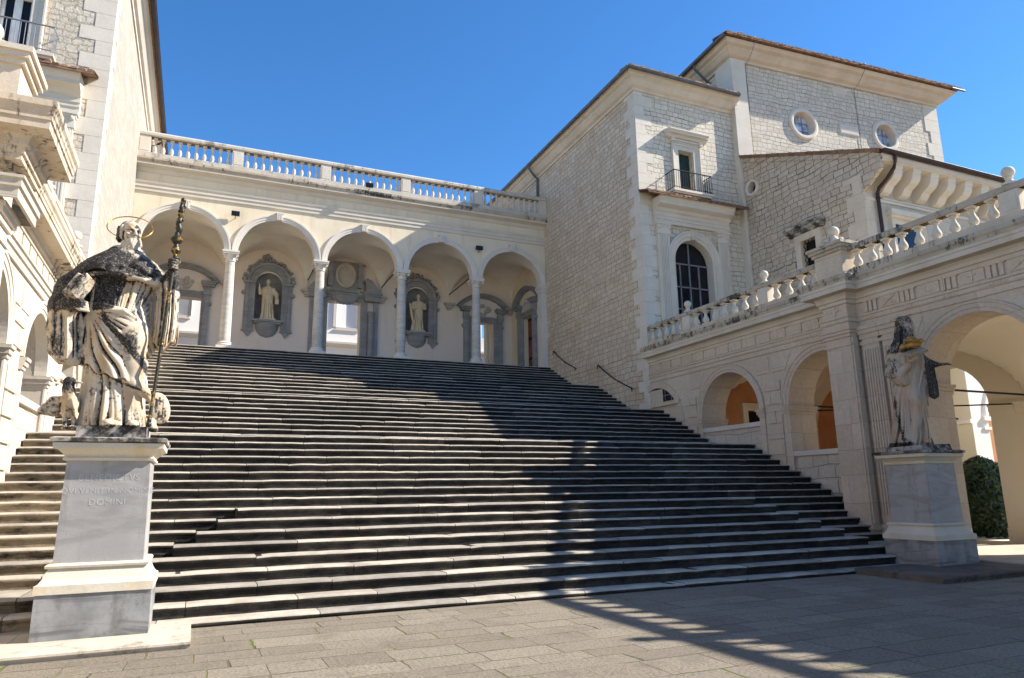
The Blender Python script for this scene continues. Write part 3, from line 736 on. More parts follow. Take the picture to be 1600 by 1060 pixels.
seg_ped(mb, BW, uc, .98, zt+1.88, .42, PORT)
for s in (-1, 1): fbox(mb, BW, uc+s*.74-.12, uc+s*.74+.12, 0, .22, zt+.7, zt+1.9); 
mb.build('attic', M['portal'], cp)
mb = MB(); n = 30
for r0, r1, d in ((.36, .50, .26), ): 
    rows = []
    for k in range(n+1):
        a = 2*pi*k/n; rows.append([BW(uc+r*cos(a), w, zt+1.28+r*1.28*sin(a)) for r, w in ((r0, .14), (r0, d), ((r0+r1)/2, d+.04), (r1, d), (r1, .14))])
    mb.grid(rows, False)
mb.hexa([BW(uc+.37*cos(2*pi*k/n), .14, zt+1.28+.47*sin(2*pi*k/n)) for k in range(n)], [BW(uc+.37*cos(2*pi*k/n), .2, zt+1.28+.47*sin(2*pi*k/n)) for k in range(n)])
blob_relief(mb, BW, uc-.75, zt+.66, .3, .16, .16, 5, 9); blob_relief(mb, BW, uc+.75, zt+.66, .3, .2, .18, 6, 9)
mb.build('cartouche', M['portal_light'], cp)
mb = MB(); rows = []
for k in range(13):
    a = pi*k/12; rows.append((uc-.62*cos(a), zt+.30-.46*sin(a)))
mb.hexa([BW(a, .10, b) for a, b in rows], [BW(a, .20, b) for a, b in rows])
for k in range(12):
    a = pi*(k+.5)/12; mb.sphere(BW(uc-.58*cos(a), .2, zt+.27-.42*sin(a)), .07, 10, 6)
mb.build('shell_ornament', M['portal'], cp)

# niches
def niche(uc, seed):
    mb = MB(); zb, zs, r = 9.57, 11.33, .60
    rows = []
    for k in range(17):
        a = pi*k/16; rows.append([BW(uc-r*cos(a), -r*.95*sin(a), z) for z in (zb, zs)])
    mb.grid(rows, True)
    rows = []
    for j in range(9):
        e = pi/2*j/8; rows.append([BW(uc-r*cos(pi*k/16)*cos(e), -r*.95*sin(pi*k/16)*cos(e), zs+r*sin(e)) for k in range(17)])
    mb.grid(rows, True)
    mb.poly([BW(uc-r*cos(pi*k/16), -r*.95*sin(pi*k/16), zb) for k in range(17)])
    p = mb.build('niche', M['portal'], lo)
    mb = MB()
    for s in (-1, 1):
        for a, b, d in ((r, r+.12, .10), (r+.12, r+.28, .06), (r+.28, r+.40, .12), (r+.40, r+.47, .08)):
            l, h = sorted((uc+s*a, uc+s*b)); fbox(mb, BW, l, h, 0, d, zb-.45, zs)
        l, h = sorted((uc+s*(r-.02), uc+s*(r+.52))); fbox(mb, BW, l, h, 0, .17, zs, zs+.12); fbox(mb, BW, l, h, 0, .14, zb-.52, zb-.45)
        mb.hexa([BW(uc+s*(r+.06), 0, zb-.52), BW(uc+s*(r+.42), 0, zb-.52), BW(uc+s*(r+.24), 0, zb-.78)], [BW(uc+s*(r+.06), .1, zb-.52), BW(uc+s*(r+.42), .1, zb-.52), BW(uc+s*(r+.24), .1, zb-.78)])
        scroll(mb, BW, uc+s*(r+.50), zs-.45, .11, .1); scroll(mb, BW, uc+s*(r+.5), zs+.22, .12, .14); scroll(mb, BW, uc+s*(r+.47), zs+.42, .09, .13)
    arch_ring(mb, BW, uc, zs+.1, [(r-.02, 0), (r-.02, .10), (r+.10, .10), (r+.12, .06), (r+.24, .07), (r+.26, .14), (r+.36, .17), (r+.38, 0)], n=30)
    mb.build('niche_frame', M['portal'], p)
    mb = MB()
    for k in range(15):
        a = pi*(.16+.68*k/14); rr = r+.47+.05*sin(k*1.9)
        mb.sphere(BW(uc-rr*cos(a), .06, zs+.12+rr*sin(a)), (.09, .1, .085), 10, 6)
    blob_relief(mb, BW, uc, zs+1.28, .30, .20, .14, seed, 14)
    mb.build('crest', M['portal'], p)
    mb = MB()
    for a, b, w, d in ((zb-.10, zb, .66, .42), (zb-.17, zb-.10, .6, .34)): fbox(mb, BW, uc-w, uc+w, 0, d, a, b)
    rows = []
    for j in range(8):
        f = j/7; w = .50*sqrt(max(0, 1-f**2.2))+.02; d = .32*(1-f)**.6+.02
        rows.append([BW(uc-w*cos(pi*k/10), d*sin(pi*k/10), zb-.17-.62*f) for k in range(11)])
    mb.grid(rows, True)
    mb.build('niche_bracket', M['portal'], p)
niche(2.52, 11); niche(9.75, 12)

# balustrade along the loggia roof
bl = thing('roof_balustrade', 'long pale stone balustrade on the loggia roof against the sky', 'balustrade', (6, LY-.1, 14.84))
BY = LY-.12
mb = MB(); mb.box(XL, XR, BY-.19, BY+.19, 14.83, 15.05); mb.build('plinth', M['loggia_rail'], bl)
mb = MB(); mb.sweep([(.14, 15.76), (.2, 15.80), (.2, 15.90), (.16, 15.96), (-.16, 15.96), (-.2, 15.90), (-.2, 15.8), (-.14, 15.76)], [(XL, BY), (XR, BY)], 1); mb.build('hand_rail', M['loggia_rail'], bl)
px = [XL+.22] + CX + [XR-.2]
for i, x in enumerate(px):
    mb = MB(); mb.box(x-.22, x+.22, BY-.165, BY+.165, 15.05, 15.76); mb.box(x-.17, x+.17, BY-.175, BY-.165, 15.12, 15.68); mb.build('pedestal', M['trim_clean'], bl)
proto = None
for a, b in zip(px[:-1], px[1:]):
    n = 10; s = (b-a-.44)/n
    for k in range(n):
        x = a+.22+s*(k+.5)
        if proto is None:
            mb = MB(); mb.lathe([(r, z) for r, z in baluster_profile(.71, .074)], (0, 0, 0), 14); mb.box(-.075, .075, -.075, .075, 0, .05); mb.box(-.075, .075, -.075, .075, .66, .71)
            proto = mb.build('baluster', M['baluster'], bl, loc=(x-bl.location.x, BY-bl.location.y, 15.05-bl.location.z))
        else: copy_part(proto, bl, (x-bl.location.x, BY-bl.location.y, 15.05-bl.location.z))

# small floodlights fixed to the loggia front
def flood(x, z, y, tilt, label):
    t = thing('floodlight', label, 'floodlight', (x, y, z), 'floodlights on the loggia front')
    mb = MB(); mb.box(x-.16, x+.16, y-.14, y-.02, z-.09, z+.09); b = mb.build('lamp_body', M['iron'], t)
    mb = MB(); mb.box(x-.14, x+.14, y-.146, y-.14, z-.07, z+.07); mb.build('lens', M['glass'], b)
    mb = MB(); mb.tube([(x, y-.05, z-.09), (x, y-.03, z-.16), (x, y+.12, z-.16)], .015, 6); mb.build('bracket', M['iron'], t)
flood(.72, 13.0, LY-.1, 0, 'small black lamp on the plaster above the first marble column')
flood(11.5, 12.9, LY-.1, 0, 'small black lamp on the plaster above the fourth marble column')
flood(6.14, 15.03, LY-.45, 0, 'small black floodlight on the ledge before the roof balustrade')

# sunlit cloister front seen through the open doorways
fb = thing('distant_cloister_front', 'sunlit white building front seen through the open loggia doorways', 'building', (6, 47, TOPZ))
CF = Fr((0, 47), (1, 0), (0, -1))
mb = MB(); wall_open(mb, CF, -14, 22, TOPZ-1, 19.5, .5, [('r', c-.7, c+.7, 12.6, 15.4) for c in np.arange(-12.4, 22, 3.5)]); mb.build('wall', M['facade_white'], fb)
for i, c in enumerate(np.arange(-12.4, 22, 3.5)):
    if c < -6 or c > 14: continue
    mb = MB(); frame_rect(mb, CF, c-.7, c+.7, 12.6, 15.4, .22, .07, 'lrtb'); w = mb.build('window', M['facade_trim'], fb)
    mb = MB(); fbox(mb, CF, c-.7, c+.7, -.2, -.16, 12.6, 15.4); mb.build('pane', M['facade_white'], w)
mb = MB(); mb.sweep([(0, 11.2), (.15, 11.3), (.3, 11.42), (.3, 11.55), (0, 11.6)], [(-14, 47), (22, 47)], 1); mb.build('string_course', M['facade_trim'], fb)
cb = thing('cloister_balustrade', 'white balustrade in front of the distant cloister seen through the doorways', 'balustrade', (6, 42, TOPZ))
mb = MB(); mb.box(-8, 14, 41.85, 42.15, TOPZ-.2, TOPZ+.15); mb.box(-8, 14, 41.82, 42.18, TOPZ+1.0, TOPZ+1.15); mb.build('hand_rail', M['facade_white'], cb)
mbp = MB(); mbp.lathe([(r, z) for r, z in baluster_profile(.85, .10)], (0, 0, 0), 10); first = None
for k in range(60):
    x = -7.8+k*.36; l = (x-cb.location.x, 42-cb.location.y, .15)
    if first is None: first = mbp.build('baluster', M['facade_white'], cb, loc=l)
    else: copy_part(first, cb, l)
# ------------------------------------------------------------------ arcaded wings (right one in shade, left one mirrored in the sun)
MX = 12.02
def mirror(x, y, z): return (MX-x, y, z)
ARC_PROF = [(0, 6.05), (.05, 6.06), (.06, 6.14), (.10, 6.16), (.10, 6.24), (.14, 6.30), (.35, 6.32), (.35, 6.43), (.37, 6.44), (.37, 6.50), (.385, 6.52), (0, 6.54)]
LIP_PROF = [(0, 6.53), (.385, 6.52), (.39, 6.57), (.42, 6.61), (.42, 6.70), (0, 6.74)]
ARCH_PROF = [(0, 5.44), (.04, 5.44), (.04, 5.57), (.07, 5.59), (.07, 5.68), (.1, 5.70), (.1, 5.74), (0, 5.75)]
WX, PX, NX = 15.05, 14.45, 14.78          # far wall, pier face, near wall
def wing(side):
    xf = mirror if side == 'l' else None
    mat_w = M['arcade_stone'] if side == 'r' else M['ashlar']
    def B(): return MB(xf)
    NX = 14.78 if side == 'r' else 15.30
    lab = {'r': 'shaded honey stone arcaded wing with pier and gallery on the right of the stairs', 'l': 'sunlit pale stone arcaded wing with heavy cornice on the left edge'}[side]
    x0 = WX if side == 'r' else MX-WX
    w = thing('arcade_wing', lab, 'arcade', (x0, 12, 0), 'arcaded wings flanking the stairs')
    FW = Fr((WX, 0), (0, 1), (-1, 0)); NW = Fr((NX, 0), (0, 1), (-1, 0))
    R_ = 1.31 if side == 'r' else 1.08; ZS = 5.18-R_
    farA = [21.1, 17.36, 13.6] if side == 'r' else [19.95, 16.15, 12.62]; nearA = [9.35, 5.35, 1.35, -2.65] if side == 'r' else [7.6, 3.6, -.4, -4.4, -8.4, -12.4, -16.4]
    YE = -5 if side == 'r' else -20
    YA, YB = (12.15, 12.88) if side == 'r' else (10.7, 11.35)      # the pier
    PX = 14.45 if side == 'r' else 14.67
    PWf = Fr((PX, 0), (0, 1), (-1, 0))
    FO = .28 if side == 'r' else .45
    OV = 0.0 if side == 'r' else .22
    mbw = mb = B(); wall_open(mb, FW, YA+.05, 21.47 if side == 'r' else 20.7, 0, 6.2, .95, [('a', c, R_, ZS, 0) for c in (farA[1:] if side == 'r' else [16.15, 12.62])] + ([] if side == 'r' else [('r', 18.9, 20.6, 0, 4.9)]), ends=False)
    mb = B(); wall_open(mb, NW, YE, YA+.05, 0, 6.2, .95, [('a', c, R_, ZS, 0) for c in nearA]); mb.build('near_wall', mat_w, w)
    for c in farA[1:]+nearA:
        fr = FW if c > 11 else NW; mb = B()
        arch_ring(mb, fr, c, ZS, [(R_-.01, -.2), (R_-.01, .03), (R_+.07, .03), (R_+.08, .05), (R_+.17, .05), (R_+.18, .07), (R_+.22, .07), (R_+.23, 0)], n=36)
        for s in (-1, 1):
            l, h = sorted((c+s*(R_-.01), c+s*(R_+.2))); fbox(mb, fr, l, h, 0, .035, 0, ZS-.22)
        mb.build('archivolt', M['trim_clean'] if side == 'l' else mat_w, w)
        for s in (-1, 1):
            mb = B()
            for a, b, d in ((ZS-.24, ZS-.17, .03), (ZS-.17, ZS-.08, .06), (ZS-.08, ZS-.02, .09)):
                l, h = sorted((c+s*(R_-d), c+s*(R_+.24))); fbox(mb, fr, l, h, -.95-d*.4, .035+d, a, b)
            mb.build('impost', mat_w, w)
    # blind lunette beside the corner of the building
    mb = B(); LFR = Fr((WX, 0), (0, 1), (-1, 0))
    arch_ring(mb, LFR, farA[0], ZS+.02, [(1.29, 0), (1.29, .05), (1.5, .06), (1.52, 0)], 0, pi*.62 if side == 'r' else pi, 24); mb.build('archivolt', mat_w, w)
    if side == 'r':
        pts = [(21.46, 4.66), (19.87, 4.66)]+[(21.1-1.28*cos(a), ZS+.02+1.28*sin(a)) for a in [radians(38+q*8) for q in range(9)]]
        pts = [q for q in pts if q[0] <= 21.46]+[(21.46, 5.10)]
        mb = B(); mb.poly([LFR(u, .012, z) for u, z in pts]); lun = mb.build('lunette_window', M['dark_room'], w)
        mb = B()
        mb.hexa([LFR(21.46, .012, 4.62), LFR(20.75, .012, 4.62), LFR(20.75, .012, 5.1), LFR(21.46, .012, 5.1)], [LFR(21.46, .016, 4.62), LFR(20.75, .016, 4.62), LFR(20.75, .016, 5.12), LFR(21.46, .016, 5.12)])
        mb.build('reveal', mat_w, lun)
        mb = B()
        for u in (20.6, 20.25): fbox(mb, LFR, u-.012, u+.012, .016, .03, 4.6, 5.12 if u > 20.5 else 4.95)
        fbox(mb, LFR, 19.95, 20.75, .016, .03, 4.85, 4.875); mb.build('bars', M['frame_grey'], lun)
        mb = B(); fbox(mb, LFR, 19.75, 21.46, 0, .10, 4.50, 4.62); mb.build('sill', mat_w, w)
    # parapets filling the arches beside the stairs
    for c, zt in (((17.36, 3.52), (13.6, 2.58)) if side == 'r' else ((19.95, 4.45), (16.15, 3.45), (12.62, 2.4))):
        mb = B(); fbox(mb, FW, c-R_, c+R_, -.70, -.05, 0, zt-.13); mb.build('parapet', M['parapet_stone'], w)
        mb = B(); fbox(mb, FW, c-R_-.02, c+R_+.02, -.75, .02, zt-.13, zt); mb.build('sill', M['trim_clean'], w)
    # raised blocks on the piers and spandrels
    rr = random.Random(4)
    mb = mbw
    def blocks(fr, u0, u1, zb, zt, hh=.44):
        z = zb
        while z < zt-.2:
            z1 = min(z+hh, zt); spl = (u0+u1)/2+rr.uniform(-.12, .12)
            parts = ((u0, u1),) if rr.random() < .6 else ((u0, spl-.012), (spl+.012, u1))
            for a, b in parts:
                q = B(); fbox(q, fr, a, b, 0, .038, z+.028, z1-.014); q.build('raised_block', mat_w, w)
            z = z1
    for c0, c1, fr in (((13.6, 17.36, FW), (17.36, 20.9, FW), (5.35, 9.35, NW), (1.35, 5.35, NW)) if side == 'r' else ((12.62, 16.15, FW), (16.15, 19.95, FW), (3.6, 7.6, NW))):
        a, b = c0+R_+.27, c1-R_-.27
        blocks(fr, a, b, 0.3, ZS-.1); blocks(fr, a-.02, b+.02, ZS+.05, ZS+.75, .40)
    for c, fr in [(q, FW) for q in farA[1:]]+[(q, NW) for q in nearA[:2]]:
        for s in (-1, 1):
            u = c+s*1.25; l, h = sorted((u, c+s*1.95))
            HS = 1.83 if side == 'r' else 1.71
            mb = B(); mb.hexa([fr(c+s*R_*.80, 0, 5.36), fr(c+s*R_*1.0, 0, 4.86), fr(c+s*HS, 0, 4.86), fr(c+s*HS, 0, 5.36)], [fr(c+s*(R_*.80+.02), .026, 5.35), fr(c+s*(R_+.02), .026, 4.88), fr(c+s*(HS-.01), .026, 4.88), fr(c+s*(HS-.01), .026, 5.35)]); mb.build('spandrel_panel', mat_w, w)
    mbw.build('arcade_wall', mat_w, w)
    # projecting pier with fluted half pilasters on its near side
    mb = B(); mb.box(PX, WX+.3, YA, YB, 0, 6.2); mb.box(PX+.03, PX+.2, YA-.05, YA, .75, 5.44)
    pr = mb.build('pier', M['arcade_stone'] if side == 'r' else M['trim_clean'], w)
    mb = B()
    for a, b, d in ((0, .55, .10), (.55, .62, .07), (.62, .70, .11), (.70, .76, .05)): mb.box(PX-d, WX, YA-d, YB+d, a, b)
    mb.build('pier_base', M['arcade_stone'] if side == 'r' else M['trim_clean'], pr)
    mb = B()
    for a, b, d in ((5.0, 5.06, .03), (5.22, 5.3, .04), (5.3, 5.38, .08), (5.38, 5.44, .11)): mb.box(PX-d, WX, YA-d, YB+d, a, b)
    YM = (YA+YB)/2; fbox(mb, PWf, YM-.04, YM+.04, 0, .03, 5.80, 6.05); fbox(mb, PWf, YM-.12, YM+.12, 0, .028, 5.90, 5.97)
    mb.build('pier_capital', M['arcade_stone'] if side == 'r' else M['trim_clean'], pr)
    mb = B()
    for ua in (11.55, 10.98) if side == 'r' else (10.35, 9.78):
        fbox(mb, NW, ua, ua+.48, 0, .10, .75, 5.0)
        for k in range(6):
            uu = ua+.04+k*.072; fbox(mb, NW, uu, uu+.038, .10, .125, .95, 4.85)
        for a, b, d in ((0, .55, .16), (.55, .66, .14), (.66, .75, .12), (4.98, 5.06, .12), (5.12, 5.24, .13), (5.24, 5.34, .17), (5.34, 5.44, .2)): fbox(mb, NW, ua-.04, ua+.52, 0, d, a, b)
        fbox(mb, NW, ua+.02, ua+.46, 0, .11, 5.0, 5.3)
    mb.build('fluted_pilaster', M['arcade_stone'] if side == 'r' else M['trim_clean'], w)
    # entablature
    path = [(WX, 21.45 if side == 'r' else 20.66), (WX, YB+OV), (PX-OV, YB+OV), (PX-OV, YA-OV), (NX, YA-OV), (NX, YE)]
    mb = B(); mb.sweep(ARCH_PROF, path, 1); mb.build('architrave', mat_w, w)
    mb = B(); mb.sweep(ARC_PROF, path, 1)
    if OV: mb.box(PX-OV-.02, WX, YA-OV-.02, YB+OV+.02, 5.98, 6.10); mb.box(PX-OV*.5, WX, YA-OV*.5, YB+OV*.5, 5.90, 5.98)
    mb.build('cornice', M['trim'] if side == 'r' else M['trim_dark'], w)
    mb = B(); mb.sweep(LIP_PROF, path, 1); mb.build('cornice_lip', M['rail_dark'] if side == 'r' else M['trim_dark'], w)
    mb = B()
    u = YB+.1
    while u < (21.0 if side == 'r' else 20.1):
        mb = B(); fbox(mb, FW, u, u+.50, 0, .03, 5.79, 6.06); mb.build('frieze_panel', mat_w, w); u += .60
    u = YA-.25; k = 0
    while u > -5:
        mb = B()
        if k % 2 == 0:
            for q in range(3): fbox(mb, NW, u-.36+q*.13, u-.36+q*.13+.085, 0, .045, 5.78, 6.06)
            fbox(mb, NW, u-.40, u, 0, .06, 6.04, 6.10)
            for q in range(5): fbox(mb, NW, u-.37+q*.075, u-.37+q*.075+.04, .05, .085, 5.61, 5.675)
        else:
            fbox(mb, NW, u-.52, u, 0, .025, 5.80, 6.06); c = u-.26; v = (k//2) % 3
            if v == 0:
                for s in (-1, 1):
                    mb.hexa([NW(c-s*.16-.02, .025, 5.83), NW(c-s*.16+.02, .025, 5.83), NW(c+s*.16+.02, .025, 6.03), NW(c+s*.16-.02, .025, 6.03)], [NW(c-s*.16-.02, .05, 5.83), NW(c-s*.16+.02, .05, 5.83), NW(c+s*.16+.02, .05, 6.03), NW(c+s*.16-.02, .05, 6.03)])
            elif v == 1: mb.sphere(NW(c, .02, 5.93), (.03, .09, .10), 12, 8)
            else: fbox(mb, NW, c-.02, c+.02, .025, .05, 5.83, 6.04); fbox(mb, NW, c-.08, c+.08, .025, .048, 5.94, 5.98)
        mb.build('triglyph' if k % 2 == 0 else 'frieze_panel', mat_w, w)
        u -= .44 if k % 2 == 0 else .56
        k += 1
    # roof terrace, gallery floor, inner wall and vaults
    BX = 20.3
    mb = B(); mb.box(WX-.05, BX+.4, YB, 21.47 if side == 'r' else 20.68, 6.2, 6.66); mb.box(NX-.05, BX+.4, YE, YB, 6.2, 6.64); mb.build('roof_terrace', M['trim'], w)
    mb = B(); mb.box(NX-.2, BX+.5, -5, YA, -.1, .13); mb.build('gallery_floor', M['slab'], w)
    IB = Fr((BX, 0), (0, 1), (-1, 0))
    if side == 'r':
        mb = B(); wall_open(mb, IB, -5, 19.4, 0, 6.2, .7, [('a', c, 1.3, 3.80, .1) for c in (14.05, 10.05, 6.05, 2.05)]); mb.build('inner_wall', M['vault_cream'], w)
        mb = B(); pts, _ = arch_pts(('a', 17.3, 1.55, 3.6, 0), 30)
        mb.poly([IB(15.75, .02, 0)]+[IB(a, .02, b) for a, b in pts]+[IB(18.85, .02, 0)]); mb.build('orange_lunette', M['orange'], w)
        for c in (14.05, 10.05, 6.05):
            for s in (-1, 1):
                mb = B()
                l, h = sorted((c+s*1.3, c+s*1.995)); fbox(mb, IB, l, h, -.68, .04, 0, .45); mb.build('pier_foot', M['vault_cream'], w); mb = B()
                for a, b, d in ((3.5, 3.6, .04), (3.6, 3.74, .08), (3.74, 3.8, .12)):
                    l, h = sorted((c+s*1.3, c+s*1.995)); fbox(mb, IB, l, h, -.68, d, a, b)
                mb.build('pier_moulding', M['vault_cream'], w)
        mb = B()
        for a, b, d in ((3.5, 3.58, .05), (3.62, 3.7, .08), (3.74, 3.8, .12)): fbox(mb, IB, 18.85, 19.4, 0, d, a, b)
        mb.build('corner_moulding', M['vault_cream'], w)
        # end wall with its little square window
        EW = Fr((0, 19.4), (1, 0), (0, -1))
        mb = MB(); wall_open(mb, EW, 16.0, 20.3, 0, 6.2, .5, [('r', 17.62, 18.5, 3.6, 4.28)]); mb.build('end_wall', M['orange'], w)
        mb = MB(); frame_rect(mb, EW, 17.62, 18.5, 3.4, 4.28, .26, .05); fbox(mb, EW, 17.62, 18.5, -.4, -.36, 3.4, 4.3); wd = mb.build('window', M['dark_room'], w)
        wd.data.materials.clear(); wd.data.materials.append(M['vault_cream'])
        mb = MB(); fbox(mb, EW, 17.62, 18.5, -.36, -.30, 3.4, 4.28); mb.build('pane', M['dark_room'], wd)
        for ya, yb in ((15.5, 19.4), (11.7, 15.5), (7.4, 11.7), (3.4, 7.4), (-.6, 3.4), (-5, -.6)):
            mb = B(); groin(mb, 16.0 if ya > 12 else 15.73, BX, ya, yb, 3.6, 1.9); mb.build('vault', M['vault_cream'] if ya < 12 else M['vault'], w)
        for y, z in ((15.5, 3.95), (11.7, 3.95), (7.4, 3.95), (3.4, 3.95)):
            mb = B(); mb.tube([(15.9, y, z), (BX, y, z)], .028, 8); mb.build('tie_rod', M['iron'], w)
        mb = B(); mb.tube([(16.1, 15.0, 3.75), (BX, 12.0, 3.75)], .02, 8); mb.build('tie_rod', M['iron'], w)
    else:
        mb = B(); mb.box(17.5, 17.9, YE, 20.68, 0, 6.2); mb.build('inner_wall', M['ashlar'], w)
        mb = B(); mb.box(16.0, 17.5, 19.3, 19.6, 0, 6.2); mb.build('end_wall', M['ashlar'], w)
    # balustrades on the roof edge
    def balustrade(name, lab, xa, y0, y1, pedY, n_of):
        b = thing(name, lab, 'balustrade', (xa if side == 'r' else MX-xa, (y0+y1)/2, 6.72), 'balustrades on the arcaded wings')
        mb = B(); mb.box(xa-.13, xa+.13, y0, y1, 6.70, 6.93); mb.build('plinth', M['trim_dark'] if side == 'r' else M['trim'], b)
        mb = B(); mb.sweep([(.10, 7.40), (.13, 7.43), (.13, 7.50), (.11, 7.55), (-.11, 7.55), (-.13, 7.5), (-.13, 7.43), (-.10, 7.40)], [(xa, y1), (xa, y0)], 1); mb.build('hand_rail', M['rail_dark'] if side == 'r' else M['trim'], b)
        proto = None
        for i, y in enumerate(pedY):
            mb = B(); mb.box(xa-.135, xa+.135, y-.2, y+.2, 6.93, 7.40); mb.box(xa-.145, xa-.135, y-.15, y+.15, 6.99, 7.34); mb.build('pedestal', M['baluster'], b)
            mb = B(); ball_finial(mb, (xa, y, 7.55), .125, .15); mb.build('finial', M['baluster'], b)
        stops = sorted([y0]+[q for y in pedY for q in (y-.2, y+.2)]+[y1])
        gaps = [(stops[i], stops[i+1]) for i in range(0, len(stops)-1, 2)]
        for a, c in gaps:
            if c-a < .3: continue
            n = max(1, round((c-a)/.435)); s = (c-a)/n
            for k in range(n):
                y = a+s*(k+.5); L = ((xa if side == 'r' else MX-xa)-b.location.x, y-b.location.y, 6.93-6.72)
                if proto is None:
                    mb = MB(); mb.lathe(baluster_profile(.47, .106), (0, 0, 0), 16); mb.box(-.095, .095, -.095, .095, 0, .035); mb.box(-.095, .095, -.095, .095, .435, .47)
                    proto = mb.build('baluster', M['baluster'], b, loc=L)
                else: copy_part(proto, b, L)
        return b
    s_ = {'r': 'shaded right', 'l': 'sunlit left'}[side]
    balustrade('balustrade', {'r': 'honey stone balustrade with ball finials in front of the big arched window', 'l': 'pale balustrade above the left arcade, hidden partly by the bearded statue'}[side], 15.10, YB, 21.4 if side == 'r' else 20.6, [19.1, 15.45], 7)
    bn = balustrade('balustrade', {'r': 'nearer honey stone balustrade running up to the right picture edge before the bracketed eaves', 'l': 'near balustrade on the left wing with a big pedestal at the picture edge'}[side], 14.74 if side == 'r' else 15.3, -5, YA-.05, [8.15, 4.1, .05, -3.9], 8)
    # pedestal over the pier
    mb = B(); P0, P1, P2 = PX-.05, YA-.07, YB+.04
    mb.box(P0, 15.05, P1, P2, 6.72, 7.50); pp = mb.build('pier_pedestal', M['trim'] if side == 'l' else M['arcade_stone'], bn)
    mb = B()
    mb.box(P0-.06, 15.05+.06, P1-.06, P2+.06, 6.72, 6.84); mb.build('foot_moulding', M['trim'], pp); mb = B()
    for a, b, d in ((7.42, 7.5, .05), (7.5, 7.58, .10), (7.58, 7.66, .14)): mb.box(P0-d, 15.05+d, P1-d, P2+d, a, b)
    mb.build('coping', M['rail_dark'] if side == 'r' else M['trim'], pp)
    mb = B()
    mb.lathe([(.30, 0), (.30, .06), (.2, .1), (.12, .2), (.09, .28), (.12, .32)], (PX+FO, YM, 7.66), 18); mb.sphere((PX+FO, YM, 8.09), .145, 18, 12)
    for s in (-1, 1):
        for dx in (-1, 1): mb.sphere((PX+FO+dx*.22, YM+s*.2, 7.74), (.11, .12, .10), 12, 8); mb.sphere((PX+FO+dx*.12, YM+s*.1, 7.84), (.08, .08, .1), 10, 7)
    mb.build('finial', M['trim'], pp)
    return w
wing('r'); wing('l')
# ------------------------------------------------------------------ tall stone blocks
def quoins(B, parent, mat, x, y, sx, sy, z0, z1, rr, ha=.42):
    """alternating corner stones; sx, sy say where the two walls run from the corner"""
    z = z0; k = 0
    while z < z1-.05:
        h = min(ha*rr.uniform(.9, 1.15), z1-z)
        a, b = (.80, .42) if k % 2 == 0 else (.44, .74)
        a += rr.uniform(-.06, .06); b += rr.uniform(-.05, .05)
        x1, y1 = x+sx*a, y+sy*b
        mb = B(); mb.box(min(x-sx*.012, x1), max(x-sx*.012, x1), min(y-sy*.012, y1), max(y-sy*.012, y1), z+.004, z+h-.004); mb.build('quoin', mat, parent)
        z += h; k += 1

